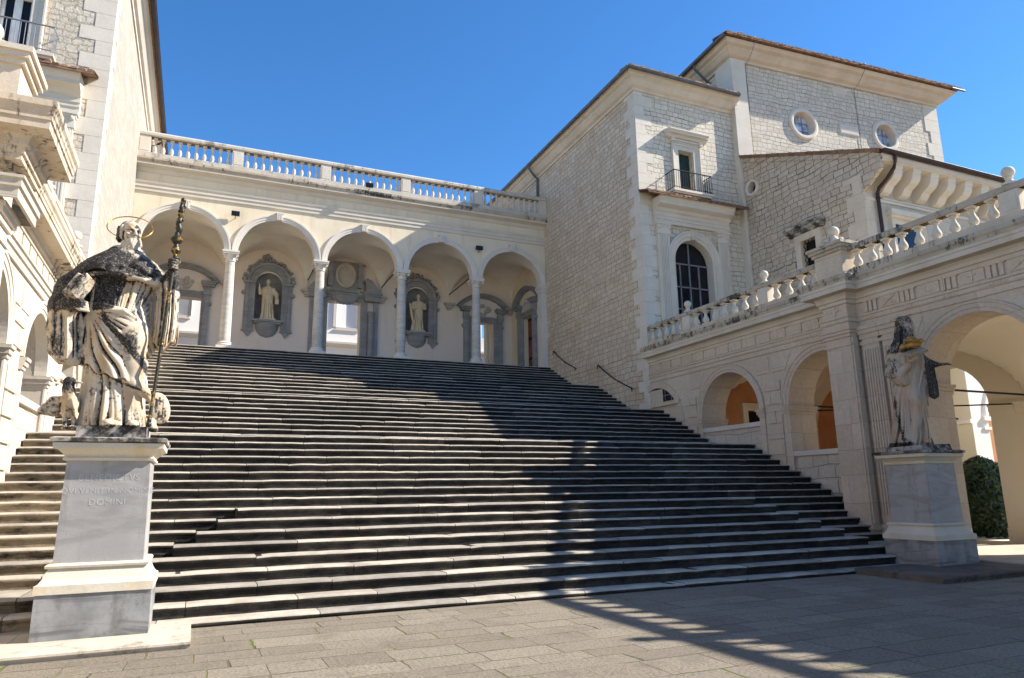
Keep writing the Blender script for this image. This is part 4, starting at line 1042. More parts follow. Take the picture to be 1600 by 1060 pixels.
def big_front(B, parent, y, glassy, style):
    """arched window between fluted pilasters, tiled canopy, balcony door: the same on both flanking blocks"""
    fr = Fr((0, y), (1, 0), (0, -1)); uc = 17.42; r = .92; zs = 10.35
    tm = M['trim_clean']
    mb = B(); arch_ring(mb, fr, uc, zs, [(r-.01, -.3), (r-.01, .06), (r+.1, .06), (r+.12, .1), (r+.26, .1), (r+.30, .14), (r+.36, .14), (r+.37, 0)], n=36)
    for s in (-1, 1):
        l, h = sorted((uc+s*(r-.01), uc+s*(r+.1))); fbox(mb, fr, l, h, -.3, .06, 6.7, zs); l, h = sorted((uc+s*(r+.1), uc+s*(r+.36))); fbox(mb, fr, l, h, 0, .12, 6.7, zs)
    fbox(mb, fr, uc-.12, uc+.12, 0, .2, zs+r-.02, zs+r+.36)
    for q in (-.07, 0, .07): fbox(mb, fr, uc+q-.02, uc+q+.02, .2, .225, zs+r+.02, zs+r+.34)
    win = mb.build('arched_window', tm, parent)
    mb = B(); pts, _ = arch_pts(('a', uc, r, zs, 0), 24); mb.poly([fr(uc-r, -.34, 6.7)]+[fr(a, -.34, b) for a, b in pts]+[fr(uc+r, -.34, 6.7)]); mb.build('pane', M['glass'], win)
    mb = B()
    for u in (uc-.46, uc, uc+.46): fbox(mb, fr, u-.025, u+.025, -.33, -.27, 6.7, zs+sqrt(r*r-(u-uc)**2) if u == uc else zs-.0)
    for z in (7.6, 8.5, 9.4, zs): fbox(mb, fr, uc-r, uc+r, -.33, -.27, z-.025, z+.025)
    mb.build('glazing_bars', M['frame_grey'], win)
    for u0, u1 in ((15.72, 16.26), (18.62, 19.16)):
        mb = B()
        fbox(mb, fr, u0, u1, 0, .13, 6.7, 11.45)
        n = 6
        for k in range(n):
            a = u0+.05+(u1-u0-.1)*k/n; fbox(mb, fr, a, a+(u1-u0-.1)/n*.55, .13, .155, 7.0, 11.3)
        for a, b, d in ((11.32, 11.40, .03), (11.62, 11.70, .05), (11.70, 11.78, .09)): fbox(mb, fr, u0-d, u1+d, 0, .13+d, a, b)
        fbox(mb, fr, u0-.02, u1+.02, 0, .16, 11.40, 11.62)
        for s in (u0+.04, u1-.04): mb.sphere(fr(s, .18, 11.58), .07, 10, 7)
        mb.build('fluted_pilaster', tm, parent)
    p15, p16 = [(15.60, y), (19.28, y)], None
    mb = B()
    def block(prof):
        rows = [fr(0, 0, 0)]
        mb.sweep(prof, [(15.62, y+.02), (15.62, y), (19.26, y), (19.26, y+.02)], 1)
    mb.sweep([(0, 11.78), (.14, 11.78), (.14, 11.92), (.17, 11.93), (.17, 12.03), (.2, 12.06), (.16, 12.08), (.16, 12.22), (.22, 12.26), (.28, 12.36), (.50, 12.44), (.50, 12.54), (.56, 12.62), (.60, 12.72), (.60, 12.74), (0, 12.76)], [(15.62, y), (19.26, y)], 1)
    canopy = mb.build('canopy_cornice', tm, parent)
    mb = B(); tile_edge(mb, fr, 14.98 if style == 'r' else 15.28, 19.9, 0, 13.02, .70, 12.76, .2, .075); mb.build('canopy_tiles', M['tiles'], canopy)
    # balcony door
    d0, d1, zb, zt = (17.02, 17.78, 13.12, 15.13)
    mb = B(); frame_rect(mb, fr, d0, d1, 13.12, zt, .32, .08)
    if style == 'r':
        fbox(mb, fr, d0-.36, d1+.36, 0, .12, zt+.34, zt+.44)
        mb.sweep([(0, zt+.44), (.16, zt+.46), (.22, zt+.54), (.34, zt+.56), (.34, zt+.62), (.40, zt+.68), (.40, zt+.72), (0, zt+.80)], [(16.42, y), (18.38, y)], 1)
        for s in (d0-.3, d1+.3): fbox(mb, fr, s-.08, s+.08, 0, .2, zt+.28, zt+.46)
    dr = mb.build('balcony_door', tm, parent)
    if style == 'r':
        mb = B(); fbox(mb, fr, d0, d1, -.32, -.27, 13.12, zt); fbox(mb, fr, (d0+d1)/2-.03, (d0+d1)/2+.03, -.27, -.25, 13.12, zt); mb.build('door_leaf', M['green_dark'], dr)
    else:
        mb = B(); fbox(mb, fr, d0, d1, -.30, -.27, 13.12, zt); mb.build('pane', M['glass'], dr)
        mb = B()
        for a, b in ((d0, d0+.09), (d1-.09, d1), ((d0+d1)/2-.09, (d0+d1)/2+.09)): fbox(mb, fr, a, b, -.27, -.22, 13.12, zt)
        fbox(mb, fr, d0, d1, -.268, -.225, zt-.1, zt); fbox(mb, fr, d0, d1, -.268, -.225, 13.12, 13.3); mb.build('door_frame', M['frame_white'], dr)
    mb = B(); fbox(mb, fr, 16.28, 18.22, 0, .60, 13.04, 13.13); fbox(mb, fr, 16.34, 18.16, 0, .54, 12.97, 13.04); bal = mb.build('balcony', tm, parent)
    mb = B(); q0, q1, wv = 16.34, 18.16, .55
    for z in (13.92, 13.22): mb.tube([fr(q0, 0, z), fr(q0, wv, z), fr(q1, wv, z), fr(q1, 0, z)], .022 if z > 13.5 else .014, 6)
    n = 17
    for k in range(n+1):
        u = q0+(q1-q0)*k/n; mb.tube([fr(u, wv, 13.13), fr(u, wv, 13.92)], .010, 6)
    for s in (q0, q1):
        for k in (1, 2, 3): mb.tube([fr(s, wv*k/4, 13.13), fr(s, wv*k/4, 13.92)], .010, 6)
    mb.build('railing', M['iron'] if style == 'r' else M['frame_grey'], bal)

CORN = lambda z, p: [(0, z), (p*.12, z), (p*.14, z+.10), (p*.35, z+.16), (p*.55, z+.30), (p*.62, z+.34), (p*.62, z+.40), (p*.84, z+.46), (p*.92, z+.56), (p, z+.60), (0, z+.66)]

# --- right hand block
b1 = thing('stone_block', 'tall stone block with tiled canopy and iron balcony, rising from the stairs on the right', 'building', (15.05, 21.5, 0))
mb = MB(); rr = random.Random(8)
SW = Fr((15.05, 0), (0, 1), (-1, 0)); FW1 = Fr((0, 21.5), (1, 0), (0, -1))
wall_open(mb, SW, 21.5, 29.78, 0, 17.5, .4, [], ends=False); wall_open(mb, SW, 29.78, 38, 14.3, 17.5, .4, [], ends=False)
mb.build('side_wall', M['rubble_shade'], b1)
mb = MB()
wall_open(mb, FW1, 15.05, 20.1, 0, 12.5, .5, [('a', 17.42, .92, 10.35, 6.7)], ends=False); wall_open(mb, FW1, 15.05, 20.1, 12.5, 17.5, .5, [('r', 17.02, 17.78, 13.12, 15.13)], ends=False)
mb.build('front_wall', M['rubble_white'], b1)
mb = MB(); mb.box(15.3, 20.1, 21.9, 37.5, 0, 17.4); mb.build('inner_mass', M['dark_room'], b1)
quoins(MB, b1, M['trim_clean'], 15.05, 21.5, 1, 1, 3, 17.4, rr)
big_front(lambda: MB(), b1, 21.5, True, 'r')
mb = MB(); mb.sweep(CORN(17.35, .52), [(15.05, 38), (15.05, 21.5), (20.1, 21.5)], 1); mb.build('cornice', M['trim'], b1)
S2 = Fr((15.05, 0), (0, 1), (-1, 0))
def hip_roof(mb, x0, x1, y0, y1, z, rise, run):
    a, b, c, d = (x0, y0, z), (x1, y0, z), (x1, y1, z), (x0, y1, z)
    e, f, g_, h = (x0+run, y0+run, z+rise), (x1-run, y0+run, z+rise), (x1-run, y1-run, z+rise), (x0+run, y1-run, z+rise)
    for q in ((a, b, f, e), (b, c, g_, f), (c, d, h, g_), (d, a, e, h), (e, f, g_, h), (d, c, b, a)): mb.poly(q)
mb = MB(); hip_roof(mb, 14.5, 20.1, 20.95, 38, 17.99, .5, 2.2)
tile_edge(mb, FW1, 14.5, 20.1, -.15, 18.20, .58, 18.05, .2, .085); tile_edge(mb, S2, 20.95, 38, -.15, 18.16, .56, 18.01); mb.build('roof', M['tiles'], b1)
def gutter(fr, u0, u1, w, z, parent, mat, r=.085):
    mb = MB(); rows = []
    for u in (u0, u1): rows.append([fr(u, w+r*cos(pi+pi*k/8), z+r*sin(pi+pi*k/8)) for k in range(9)])
    idx = mb.grid(rows, True)
    rows = []
    for u in (u0, u1): rows.append([fr(u, w+r*.86*cos(pi+pi*k/8), z+.004+r*.86*sin(pi+pi*k/8)) for k in range(9)])
    mb.grid(rows, True)
    for u in (u0, u1): mb.poly([fr(u, w+r*cos(pi+pi*k/8), z+r*sin(pi+pi*k/8)) for k in range(9)])
    mb.tube([fr(u0, w+r, z), fr(u1, w+r, z)], .014, 6)
    return mb.build('gutter', mat, parent)
gutter(S2, 20.85, 38, .60, 17.97, b1, M['gutter']); gutter(FW1, 14.42, 20.0, .60, 17.97, b1, M['gutter'])
mb = MB(); mb.tube([(14.45, 30.2, 17.9), (14.45, 30.2, 17.75), (14.75, 30.25, 17.45), (14.97, 30.3, 17.3), (14.97, 30.35, 15.9), (14.97, 30.4, 14.9)], .06, 10)
for z in (17.2, 16.2, 15.3): mb.lathe([(.075, 0), (.075, .05)], (14.97, 30.37, z), 10)
mb.build('downpipe', M['gutter'], b1)

# --- sunlit block on the left
tw = thing('sunlit_stone_tower', 'tall bright stone block with corner quoins and white balcony door on the far left', 'building', (-3.03, 20.7, 0))
def tmir(x, y, z): return (MX-x, y, z)
def TB(): return MB(tmir)
FT = Fr((0, 20.7), (1, 0), (0, -1)); ST_ = Fr((15.05, 0), (0, 1), (-1, 0))
mb = TB(); wall_open(mb, FT, 15.05, 27, 0, 12.5, .5, [('a', 17.42, .92, 10.35, 6.7)], ends=False); wall_open(mb, FT, 15.05, 27, 12.5, 17.3, .5, [('r', 17.02, 17.78, 13.12, 15.13)], ends=False)
mb.build('front_wall', M['rubble_tower'], tw)
mb = TB(); wall_open(mb, ST_, 20.7, 29.78, 0, 17.3, .4, [], ends=False); wall_open(mb, ST_, 29.78, 48, 14.3, 17.3, .4, [], ends=False); mb.build('side_wall', M['tower_side'], tw)
mb = TB(); mb.box(15.4, 27, 21.15, 46, 0, 17.2); mb.build('inner_mass', M['dark_room'], tw)
quoins(TB, tw, M['trim_clean'], 15.05, 20.7, 1, 1, 6.5, 17.25, random.Random(5), .46)
big_front(TB, tw, 20.7, False, 'l')
mb = TB(); mb.sweep(CORN(17.25, .42), [(15.05, 48), (15.05, 20.7), (27, 20.7)], 1); mb.build('cornice', M['trim_clean'], tw)
mb = TB(); tile_edge(mb, ST_, 20.2, 48, -.4, 18.12, .50, 17.92); hip_roof(mb, 14.57, 27, 20.2, 48, 17.90, 1.0, 4.2); mb.build('roof', M['tiles'], tw)
mb = TB(); rows = []
for u in (20.2, 48): rows.append([ST_(u, .55+.1*cos(pi+pi*k/8), 17.93+.1*sin(pi+pi*k/8)) for k in range(9)])
mb.grid(rows, True); mb.tube([ST_(20.2, .65, 17.93), ST_(48, .65, 17.93)], .016, 6); mb.build('gutter', M['copper'], tw)
mb = MB(); mb.tube([(-2.40, 33.5, 17.85), (-2.40, 33.5, 17.6), (-2.62, 33.5, 17.35), (-2.92, 33.5, 17.2), (-2.92, 33.5, 14.8)], .06, 10); mb.build('downpipe', M['copper'], tw)

# --- church block, turned a little towards the square
CA = radians(-3.8); CO = (20.1, 21.35)
def cxf(x, y, z): return (CO[0]+(x*cos(CA)-y*sin(CA)), CO[1]+(x*sin(CA)+y*cos(CA)), z)
def CB(): return MB(cxf)
ch = thing('church_block', 'highest stone block with two round windows and wide eaves, behind the right wing', 'building', (20.1, 21.35, 0))
CFr = Fr((0, 0), (1, 0), (0, -1)); CSd = Fr((0, 0), (0, 1), (-1, 0)); CL = 12.1
W1, W2 = (3.66, 17.5), (8.50, 17.72)
def round_wall(mb, fr, u0, u1, z0, z1, holes, t):
    """wall with round openings: each hole sits in its own square panel"""
    cur = u0; n = 32
    for uc, zc, r in holes:
        a, b = uc-1.0, uc+1.0
        mb.poly([fr(cur, 0, z0), fr(a, 0, z0), fr(a, 0, z1), fr(cur, 0, z1)])
        mb.poly([fr(a, 0, z0), fr(b, 0, z0), fr(b, 0, zc-1), fr(a, 0, zc-1)]); mb.poly([fr(a, 0, zc+1), fr(b, 0, zc+1), fr(b, 0, z1), fr(a, 0, z1)])
        for k in range(n):
            q = []
            for e in (k, k+1):
                an = 2*pi*e/n; c, s_ = cos(an), sin(an); m = 1/max(abs(c), abs(s_)); q.append(((uc+r*c, zc+r*s_), (uc+m*c, zc+m*s_)))
            mb.poly([fr(q[0][0][0], 0, q[0][0][1]), fr(q[0][1][0], 0, q[0][1][1]), fr(q[1][1][0], 0, q[1][1][1]), fr(q[1][0][0], 0, q[1][0][1])])
        cur = b
    mb.poly([fr(cur, 0, z0), fr(u1, 0, z0), fr(u1, 0, z1), fr(cur, 0, z1)])
mb = CB(); round_wall(mb, CFr, 0, CL, 0, 20.0, [(W1[0], W1[1], .58), (W2[0], W2[1], .58)], .5); mb.build('front_wall', M['rubble_white'], ch)
mb = CB(); mb.poly([(0, 0, 0), (0, 14, 0), (0, 14, 20), (0, 0, 20)]); mb.poly([(CL, 0, 0), (CL, 14, 0), (CL, 14, 20), (CL, 0, 20)]); mb.poly([(0, 14, 0), (CL, 14, 0), (CL, 14, 20), (0, 14, 20)]); mb.build('side_wall', M['rubble_white'], ch)
mb = CB(); mb.box(.3, CL-.3, .7, 13.5, 0, 19.9); mb.build('inner_mass', M['dark_room'], ch)
mb = CB(); mb.box(-.10, .62, -.14, 1.0, 0, 19.95)
mb.build('corner_pilaster', M['trim_clean'], ch)
rr = random.Random(2); z = 0
while z < 19.9:
    h = min(.62*rr.uniform(.85, 1.1), 19.95-z); a = .62+(rr.random() < .5)*.28
    mb = CB(); mb.box(CL-a, CL+.02, -.03, .6, z+.005, z+h-.005); z += h; mb.build('quoin', M['trim_clean'], ch)
mb = CB(); mb.sweep(CORN(19.88, .72), [(0, 14), (0, 0), (CL, 0), (CL, 14)], 1); mb.build('cornice', M['trim'], ch)
mb = CB(); hip_roof(mb, -.8, CL+.8, -.8, 14, 20.54, 1.2, 5.5)
tile_edge(mb, CFr, -.82, CL+.82, -.1, 20.80, .88, 20.57, .2, .085); tile_edge(mb, CSd, -.8, 14, -.1, 20.78, .8, 20.56); mb.build('roof', M['tiles'], ch)
mb = CB(); rows = []
for u in (-.85, 14): rows.append([CSd(u, .84+.09*cos(pi+pi*k/8), 20.52+.09*sin(pi+pi*k/8)) for k in range(9)])
mb.grid(rows, True); mb.tube([CSd(-.9, .93, 20.52), CSd(14, .93, 20.52)], .015, 6); mb.build('gutter', M['gutter'], ch)
mb = CB(); mb.tube([CFr(CL+.2, .86, 20.5), CFr(CL+1.05, .86, 20.5)], .05, 8); mb.build('gutter_end', M['gutter'], ch)
mb = CB(); mb.tube([CSd(1.5, .8, 20.45), CSd(1.5, .8, 20.25), CSd(1.5, .3, 19.85), CSd(1.5, .08, 19.7), CSd(1.5, .08, 17.6)], .06, 10); mb.build('downpipe', M['gutter'], ch)
for u, z in (W1, W2):
    mb = CB(); n = 36; rows = []
    for k in range(n+1):
        a = 2*pi*k/n; rows.append([CFr(u+r*cos(a), w, z+r*sin(a)) for r, w in ((.56, -.32), (.58, .07), (.62, .10), (.72, .10), (.76, .07), (.80, .05), (.80, 0))])
    mb.grid(rows, True); rw = mb.build('round_window', M['trim_clean'], ch, sharp=30)
    mb = CB(); mb.poly([CFr(u+.57*cos(2*pi*k/n), -.30, z+.57*sin(2*pi*k/n)) for k in range(n)]); mb.build('pane', M['glass_blue'], rw)
    mb = CB()
    for q in (-.19, .19):
        hh = sqrt(.57**2-q*q); fbox(mb, CFr, u+q-.014, u+q+.014, -.298, -.27, z-hh, z+hh); fbox(mb, CFr, u-hh, u+hh, -.296, -.275, z+q-.014, z+q+.014)
    mb.build('glazing_bars', M['frame_grey'], rw)
mb = CB(); fbox(mb, CFr, 5.75, 6.85, 0, .04, 17.42, 17.88); fbox(mb, CFr, 5.80, 6.80, .04, .05, 17.47, 17.83); mb.build('plaque', M['trim_clean'], ch)
mb = CB(); fbox(mb, CFr, 5.6, 6.5, 0, .012, 19.45, 19.78); mb.build('inset_stone', M['trim_clean'], ch)
for u in (.75, 6.9):
    mb = CB(); mb.tube([CFr(u, .82, 20.75), CFr(u, .84, 20.5), CFr(u, .3, 19.95), CFr(u, .03, 19.8), CFr(u+.02, .03, 15.0)], .013, 5); mb.build('lightning_cable', M['frame_grey'], ch)

# --- low sacristy block with bracketed eaves
sa = thing('sacristy', 'low stone block with scroll brackets under dark eaves and a small grilled window', 'building', (20.1, 15.7, 0))
SX, SY = 20.12, 15.7
SS = Fr((SX, 0), (0, 1), (-1, 0)); SF = Fr((0, SY), (1, 0), (0, -1))
def roofz(y): return 12.62+(y-15.0)*(15.28-12.62)/6.25
mb = MB()
ya, yb = SY, 21.2; rz = (20.78, 13.70, .24); gw = (17.86, 18.56, 9.3, 10.58)
# wall in vertical strips round the two openings
cuts = sorted({ya, gw[0], gw[1], rz[0]-.4, rz[0]+.4, yb})
for a, b in zip(cuts[:-1], cuts[1:]):
    ta, tb = roofz(a)-.1, roofz(b)-.1
    if abs(a-gw[0]) < 1e-6:
        mb.poly([SS(a, 0, 6.4), SS(b, 0, 6.4), SS(b, 0, gw[2]), SS(a, 0, gw[2])]); mb.poly([SS(a, 0, gw[3]), SS(b, 0, gw[3]), SS(b, 0, tb), SS(a, 0, ta)])
    elif abs(a-(rz[0]-.4)) < 1e-6:
        mb.poly([SS(a, 0, 6.4), SS(b, 0, 6.4), SS(b, 0, rz[1]-.4), SS(a, 0, rz[1]-.4)]); mb.poly([SS(a, 0, rz[1]+.4), SS(b, 0, rz[1]+.4), SS(b, 0, tb), SS(a, 0, ta)])
        n = 24
        for k in range(n):
            q = []
            for e in (k, k+1):
                an = 2*pi*e/n; c, s_ = cos(an), sin(an); m = .4/max(abs(c), abs(s_)); q.append(((rz[0]+rz[2]*c, rz[1]+rz[2]*s_), (rz[0]+m*c, rz[1]+m*s_)))
            mb.poly([SS(q[0][0][0], 0, q[0][0][1]), SS(q[0][1][0], 0, q[0][1][1]), SS(q[1][1][0], 0, q[1][1][1]), SS(q[1][0][0], 0, q[1][0][1])])
    else: mb.poly([SS(a, 0, 6.4), SS(b, 0, 6.4), SS(b, 0, tb), SS(a, 0, ta)])
mb.build('side_wall', M['sacristy_stone'], sa)
mb = MB(); wall_open(mb, SF, SX, 33, 6.2, 12.2, .4, [], ends=False); mb.box(SX+.5, 33, SY+.4, 21.2, 6.2, 12.2); mb.build('front_wall', M['ashlar'], sa)
mb = MB(); mb.hexa([SS(SY+.5, -.45, 6.7), SS(21.1, -.45, 6.7), SS(21.1, -.45, roofz(21.1)-.3), SS(SY+.5, -.45, roofz(SY+.5)-.3)], [SS(SY+.5, -.55, 6.7), SS(21.1, -.55, 6.7), SS(21.1, -.55, roofz(21.1)-.3), SS(SY+.5, -.55, roofz(SY+.5)-.3)]); mb.build('inner_mass', M['dark_room'], sa)
quoins(MB, sa, M['trim'], SX, SY, 1, 1, 6.2, 12.1, random.Random(9), .5)
mb = MB()  # raking band under the roof edge
mb.hexa([SS(15.05, -.3, roofz(15.05)-.26), SS(21.2, -.3, roofz(21.2)-.26), SS(21.2, -.3, roofz(21.2)-.06), SS(15.05, -.3, roofz(15.05)-.06)], [SS(15.05, .06, roofz(15.05)-.26), SS(21.2, .06, roofz(21.2)-.26), SS(21.2, .06, roofz(21.2)-.06), SS(15.05, .06, roofz(15.05)-.06)])
mb.hexa([SS(14.9, -.10, 11.95), SS(15.7, -.10, 11.4), SS(15.7, -.10, 12.85), SS(14.9, -.10, 12.48)], [SS(14.9, .05, 11.95), SS(15.7, .05, 11.4), SS(15.7, .05, 12.85), SS(14.9, .05, 12.48)])
mb.build('raking_band', M['sacristy_stone'], sa)
mb = MB()
mb.poly([SS(14.8, .12, roofz(14.8)), SS(21.25, .12, roofz(21.25)), SS(21.25, -13, roofz(21.25)), SS(14.8, -13, roofz(14.8))])
mb.poly([SS(14.8, .12, roofz(14.8)-.07), SS(21.25, .12, roofz(21.25)-.07), SS(21.25, -13, roofz(21.25)-.07), SS(14.8, -13, roofz(14.8)-.07)])
mb.poly([SS(14.8, .12, roofz(14.8)), SS(21.25, .12, roofz(21.25)), SS(21.25, .12, roofz(21.25)-.07), SS(14.8, .12, roofz(14.8)-.07)])
k = 0; y = 14.85
while y < 21.2:
    mb.tube([SS(y, .10, roofz(y)+.01), SS(y+.30, .10, roofz(y+.30)+.03)], .05, 7); y += .29
tile_edge(mb, SF, SX-.1, 33, -1.2, roofz(SY+1.2)+.03, .95, roofz(SY-.95)+.02); mb.build('roof', M['tiles'], sa)
mb = MB(); fbox(mb, SF, SX+.02, 33, 0, .84, 12.22, 12.36); fbox(mb, SF, SX+.02, 33, .80, .90, 12.26, 12.46); fbox(mb, SF, SX, 33, 0, .06, 11.15, 11.25); mb.build('soffit', M['trim_clean'], sa)
gutter(SF, SX-.12, 33, .98, 12.52, sa, M['copper'], .11)
k = 0; u = 20.78
while u < 32:
    mb = MB(); prof = [(0, 12.22), (.80, 12.22), (.80, 12.12), (.76, 12.09), (.76, 12.02), (.72, 11.88), (.62, 11.76), (.48, 11.68), (.38, 11.63), (.32, 11.54), (.24, 11.45), (.12, 11.40), (0, 11.38)]
    mb.hexa([SF(u, w, z) for w, z in prof], [SF(u+.40, w, z) for w, z in prof]); mb.build('bracket', M['trim_clean'], sa); u += .90
mb = MB(); mb.tube([SF(20.62, .98, 12.45), SF(20.62, .96, 12.25), SF(20.62, .86, 12.0), SF(20.63, .55, 11.75), SF(20.64, .2, 11.55), SF(20.65, .12, 11.4), SF(20.66, .12, 10), SF(20.66, .12, 6.7)], .062, 10)
for z in (11.2, 9.6): mb.lathe([(.08, 0), (.08, .06)], SF(20.66, .12, z), 10)
mb.build('downpipe', M['copper'], sa)
mb = MB(); frame_rect(mb, SF, 21.45, 22.7, 8.3, 10.45, .22, .07); fbox(mb, SF, 21.1, 23.05, 0, .24, 10.72, 10.90); fbox(mb, SF, 21.16, 22.99, 0, .16, 10.62, 10.72); fbox(mb, SF, 21.0, 24.6, 0, .04, 11.28, 11.34); w_ = mb.build('window', M['trim_clean'], sa)
mb = MB(); fbox(mb, SF, 21.45, 22.7, .004, .01, 8.3, 10.45); mb.build('pane', M['glass'], w_)
n = 28; mb = MB(); rows = []
for k in range(n+1):
    a = 2*pi*k/n; rows.append([SS(rz[0]+r*cos(a), w, rz[1]+r*sin(a)) for r, w in ((.22, -.3), (.235, .04), (.27, .07), (.34, .07), (.36, .0))])
mb.grid(rows, True); ow = mb.build('small_round_window', M['trim_clean'], sa, sharp=30)
mb = MB(); mb.poly([SS(rz[0]+.24*cos(2*pi*k/n), -.25, rz[1]+.24*sin(2*pi*k/n)) for k in range(n)]); mb.build('pane', M['dark_room'], ow)
mb = MB()
fbox(mb, SS, gw[0]-.26, gw[0], -.25, .06, gw[2], gw[3]); fbox(mb, SS, gw[1], gw[1]+.26, -.25, .06, gw[2], gw[3]); fbox(mb, SS, gw[0]-.26, gw[1]+.26, -.25, .08, gw[3], gw[3]+.26)
gwn = mb.build('grilled_window', M['trim'], sa)
mb = MB()
for a, b, d in ((gw[3]+.26, gw[3]+.36, .14), (gw[3]+.36, gw[3]+.48, .24), (gw[3]+.48, gw[3]+.56, .34)): fbox(mb, SS, gw[0]-.42-d*.3, gw[1]+.42+d*.3, 0, d, a, b)
mb.build('stained_hood', M['ped_top'], gwn)
mb = MB()
for k in range(-4, 9):
    for s in (-1, 1):
        a0 = gw[0]+k*.16; pts = []
        for q in range(0, 13):
            z = gw[2]+(gw[3]-gw[2])*q/12; u = a0+s*(z-gw[2])*.6+(.0 if s > 0 else .5)
            if gw[0] <= u <= gw[1]: pts.append(SS(u, -.05, z))
        if len(pts) > 1: mb.tube([pts[0], pts[-1]], .010, 5)
mb.build('grille', M['iron'], gwn)
mb = MB(); fbox(mb, SS, gw[0], gw[1], -.36, -.3, gw[2], gw[3]); mb.build('pane', M['dark_room'], gwn)

# --- sunlit arcade across the side court, seen through the big right arch
ca = thing('side_court_arcade', 'white stone arcade pier in the sun seen through the big arch behind the veiled statue', 'arcade', (24, 15.7, 0))
AF = Fr((0, 15.72), (1, 0), (0, -1)); AS = Fr((24.0, 0), (0, 1), (-1, 0))
mb = MB(); wall_open(mb, AF, 24.0, 33, 0, 6.2, .8, [('a', 26.3, 1.45, 3.9, 0), ('a', 30.0, 1.45, 3.9, 0)], ends=False); mb.build('front_wall', M['facade_white'], ca)
mb = MB(); wall_open(mb, AS, 15.72, 21, 0, 6.2, .8, [('a', 17.95, 1.38, 3.8, 0)], ends=False); mb.build('side_wall', M['vault_cream'], ca)  # pier's shaded side painted cream, its sunlit front white
mb = MB()
for c in (26.3, 30.0):
    arch_ring(mb, AF, c, 3.9, [(1.44, 0), (1.44, .05), (1.6, .06), (1.66, 0)], n=28)
    for s in (-1, 1):
        l, h = sorted((c+s*1.38, c+s*1.75)); fbox(mb, AF, l, h, -.2, .09, 3.76, 3.9); fbox(mb, AF, l, h, -.2, .05, 3.45, 3.55)
arch_ring(mb, AS, 17.95, 3.8, [(1.37, 0), (1.37, .05), (1.55, .06), (1.6, 0)], n=28); fbox(mb, AS, 15.72, 16.62, 0, .08, 3.66, 3.8)
mb.build('arch_mouldings', M['facade_white'], ca)
mb = MB(); mb.box(24.8, 33, 19.8, 20.3, 0, 6.2); mb.build('back_wall', M['orange'], ca)
mb = MB(); mb.box(24.0, 33, 15.72, 21, 6.2, 6.5); mb.build('roof_slab', M['trim'], ca)
mb = MB(); mb.tube([(24.2, 16.7, 3.85), (26, 20, 3.85)], .03, 6); mb.tube([(20.4, 15.4, 3.85), (24, 16.2, 3.85)], .03, 6); mb.build('tie_rod', M['iron'], ca)
cw = thing('shrub_shade_wall', 'plain cream wall added beyond the shrub to cast shade on it', 'wall', (27, 8, 0))
mb = MB(); mb.box(26.6, 27.2, 11.6, 14.6, 0, 6.6); mb.build('wall', M['vault'], cw)  # unseen wall, added to throw shade on the shrub

# --- clipped evergreen shrub
def leaf_mat():
    m = Mat('glossy_evergreen_leaves', .45); t = m.tc(); n = m.noise(t, 6, 4, .7)
    m.color(m.mix(m.ramp(n, .3, .7), (.010, .026, .006), (.035, .075, .016))); m.bs.inputs['Specular IOR Level'].default_value = .5
    return m.m
M['leaf'] = leaf_mat()
sh = thing('clipped_shrub', 'dense dark green clipped shrub in the side court beyond the big arch', 'shrub', (21.9, 14.35, 0))
rr = random.Random(21); mb = MB()
def shrub_r(th, f):   # radius over height fraction f
    return .92*(.62+.38*sin(pi*min(1, f*1.15)**.8))*(1 if f < .72 else sqrt(max(0, 1-((f-.72)/.28)**2)))*(1+.07*sin(3*th+f*5)+.05*sin(7*th-f*11))
for k in range(6500):
    f = rr.random(); th = rr.uniform(0, 2*pi); d = 1-abs(rr.gauss(0, .11)) if rr.random() < .90 else rr.uniform(.98, 1.13); R_ = shrub_r(th, f)*d
    c = Vector((21.9+R_*cos(th), 14.35+R_*sin(th), .12+2.30*f*(.97+.03*d)+rr.gauss(0, .02)))
    n = Vector((cos(th), sin(th), (f-.35)*1.4)).normalized()+Vector((rr.gauss(0, .5), rr.gauss(0, .5), rr.gauss(0, .5))); n.normalize()
    a = n.cross(Vector((rr.gauss(0, 1), rr.gauss(0, 1), rr.gauss(0, 1)))).normalized(); b = n.cross(a); s = rr.uniform(.05, .095)
    mb.poly([c-a*s, c+b*s*.45, c+a*s, c-b*s*.45])
fo = mb.build('foliage', M['leaf'], sh)
mb = MB(); rows = []
for j in range(13):
    f = j/12; rows.append([(21.9+shrub_r(2*pi*k/20, f)*.80*cos(2*pi*k/20), 14.35+shrub_r(2*pi*k/20, f)*.80*sin(2*pi*k/20), .1+2.2*f) for k in range(20)])
mb.grid(rows, True, 0, True); mb.build('inner_core', M['leaf'], sh)  # closed shell added inside the leaves as a dark core
mb = MB(); mb.lathe([(.09, 0), (.07, .5)], (21.9, 14.35, 0), 10); mb.build('stem', M['brown_dark'], sh)
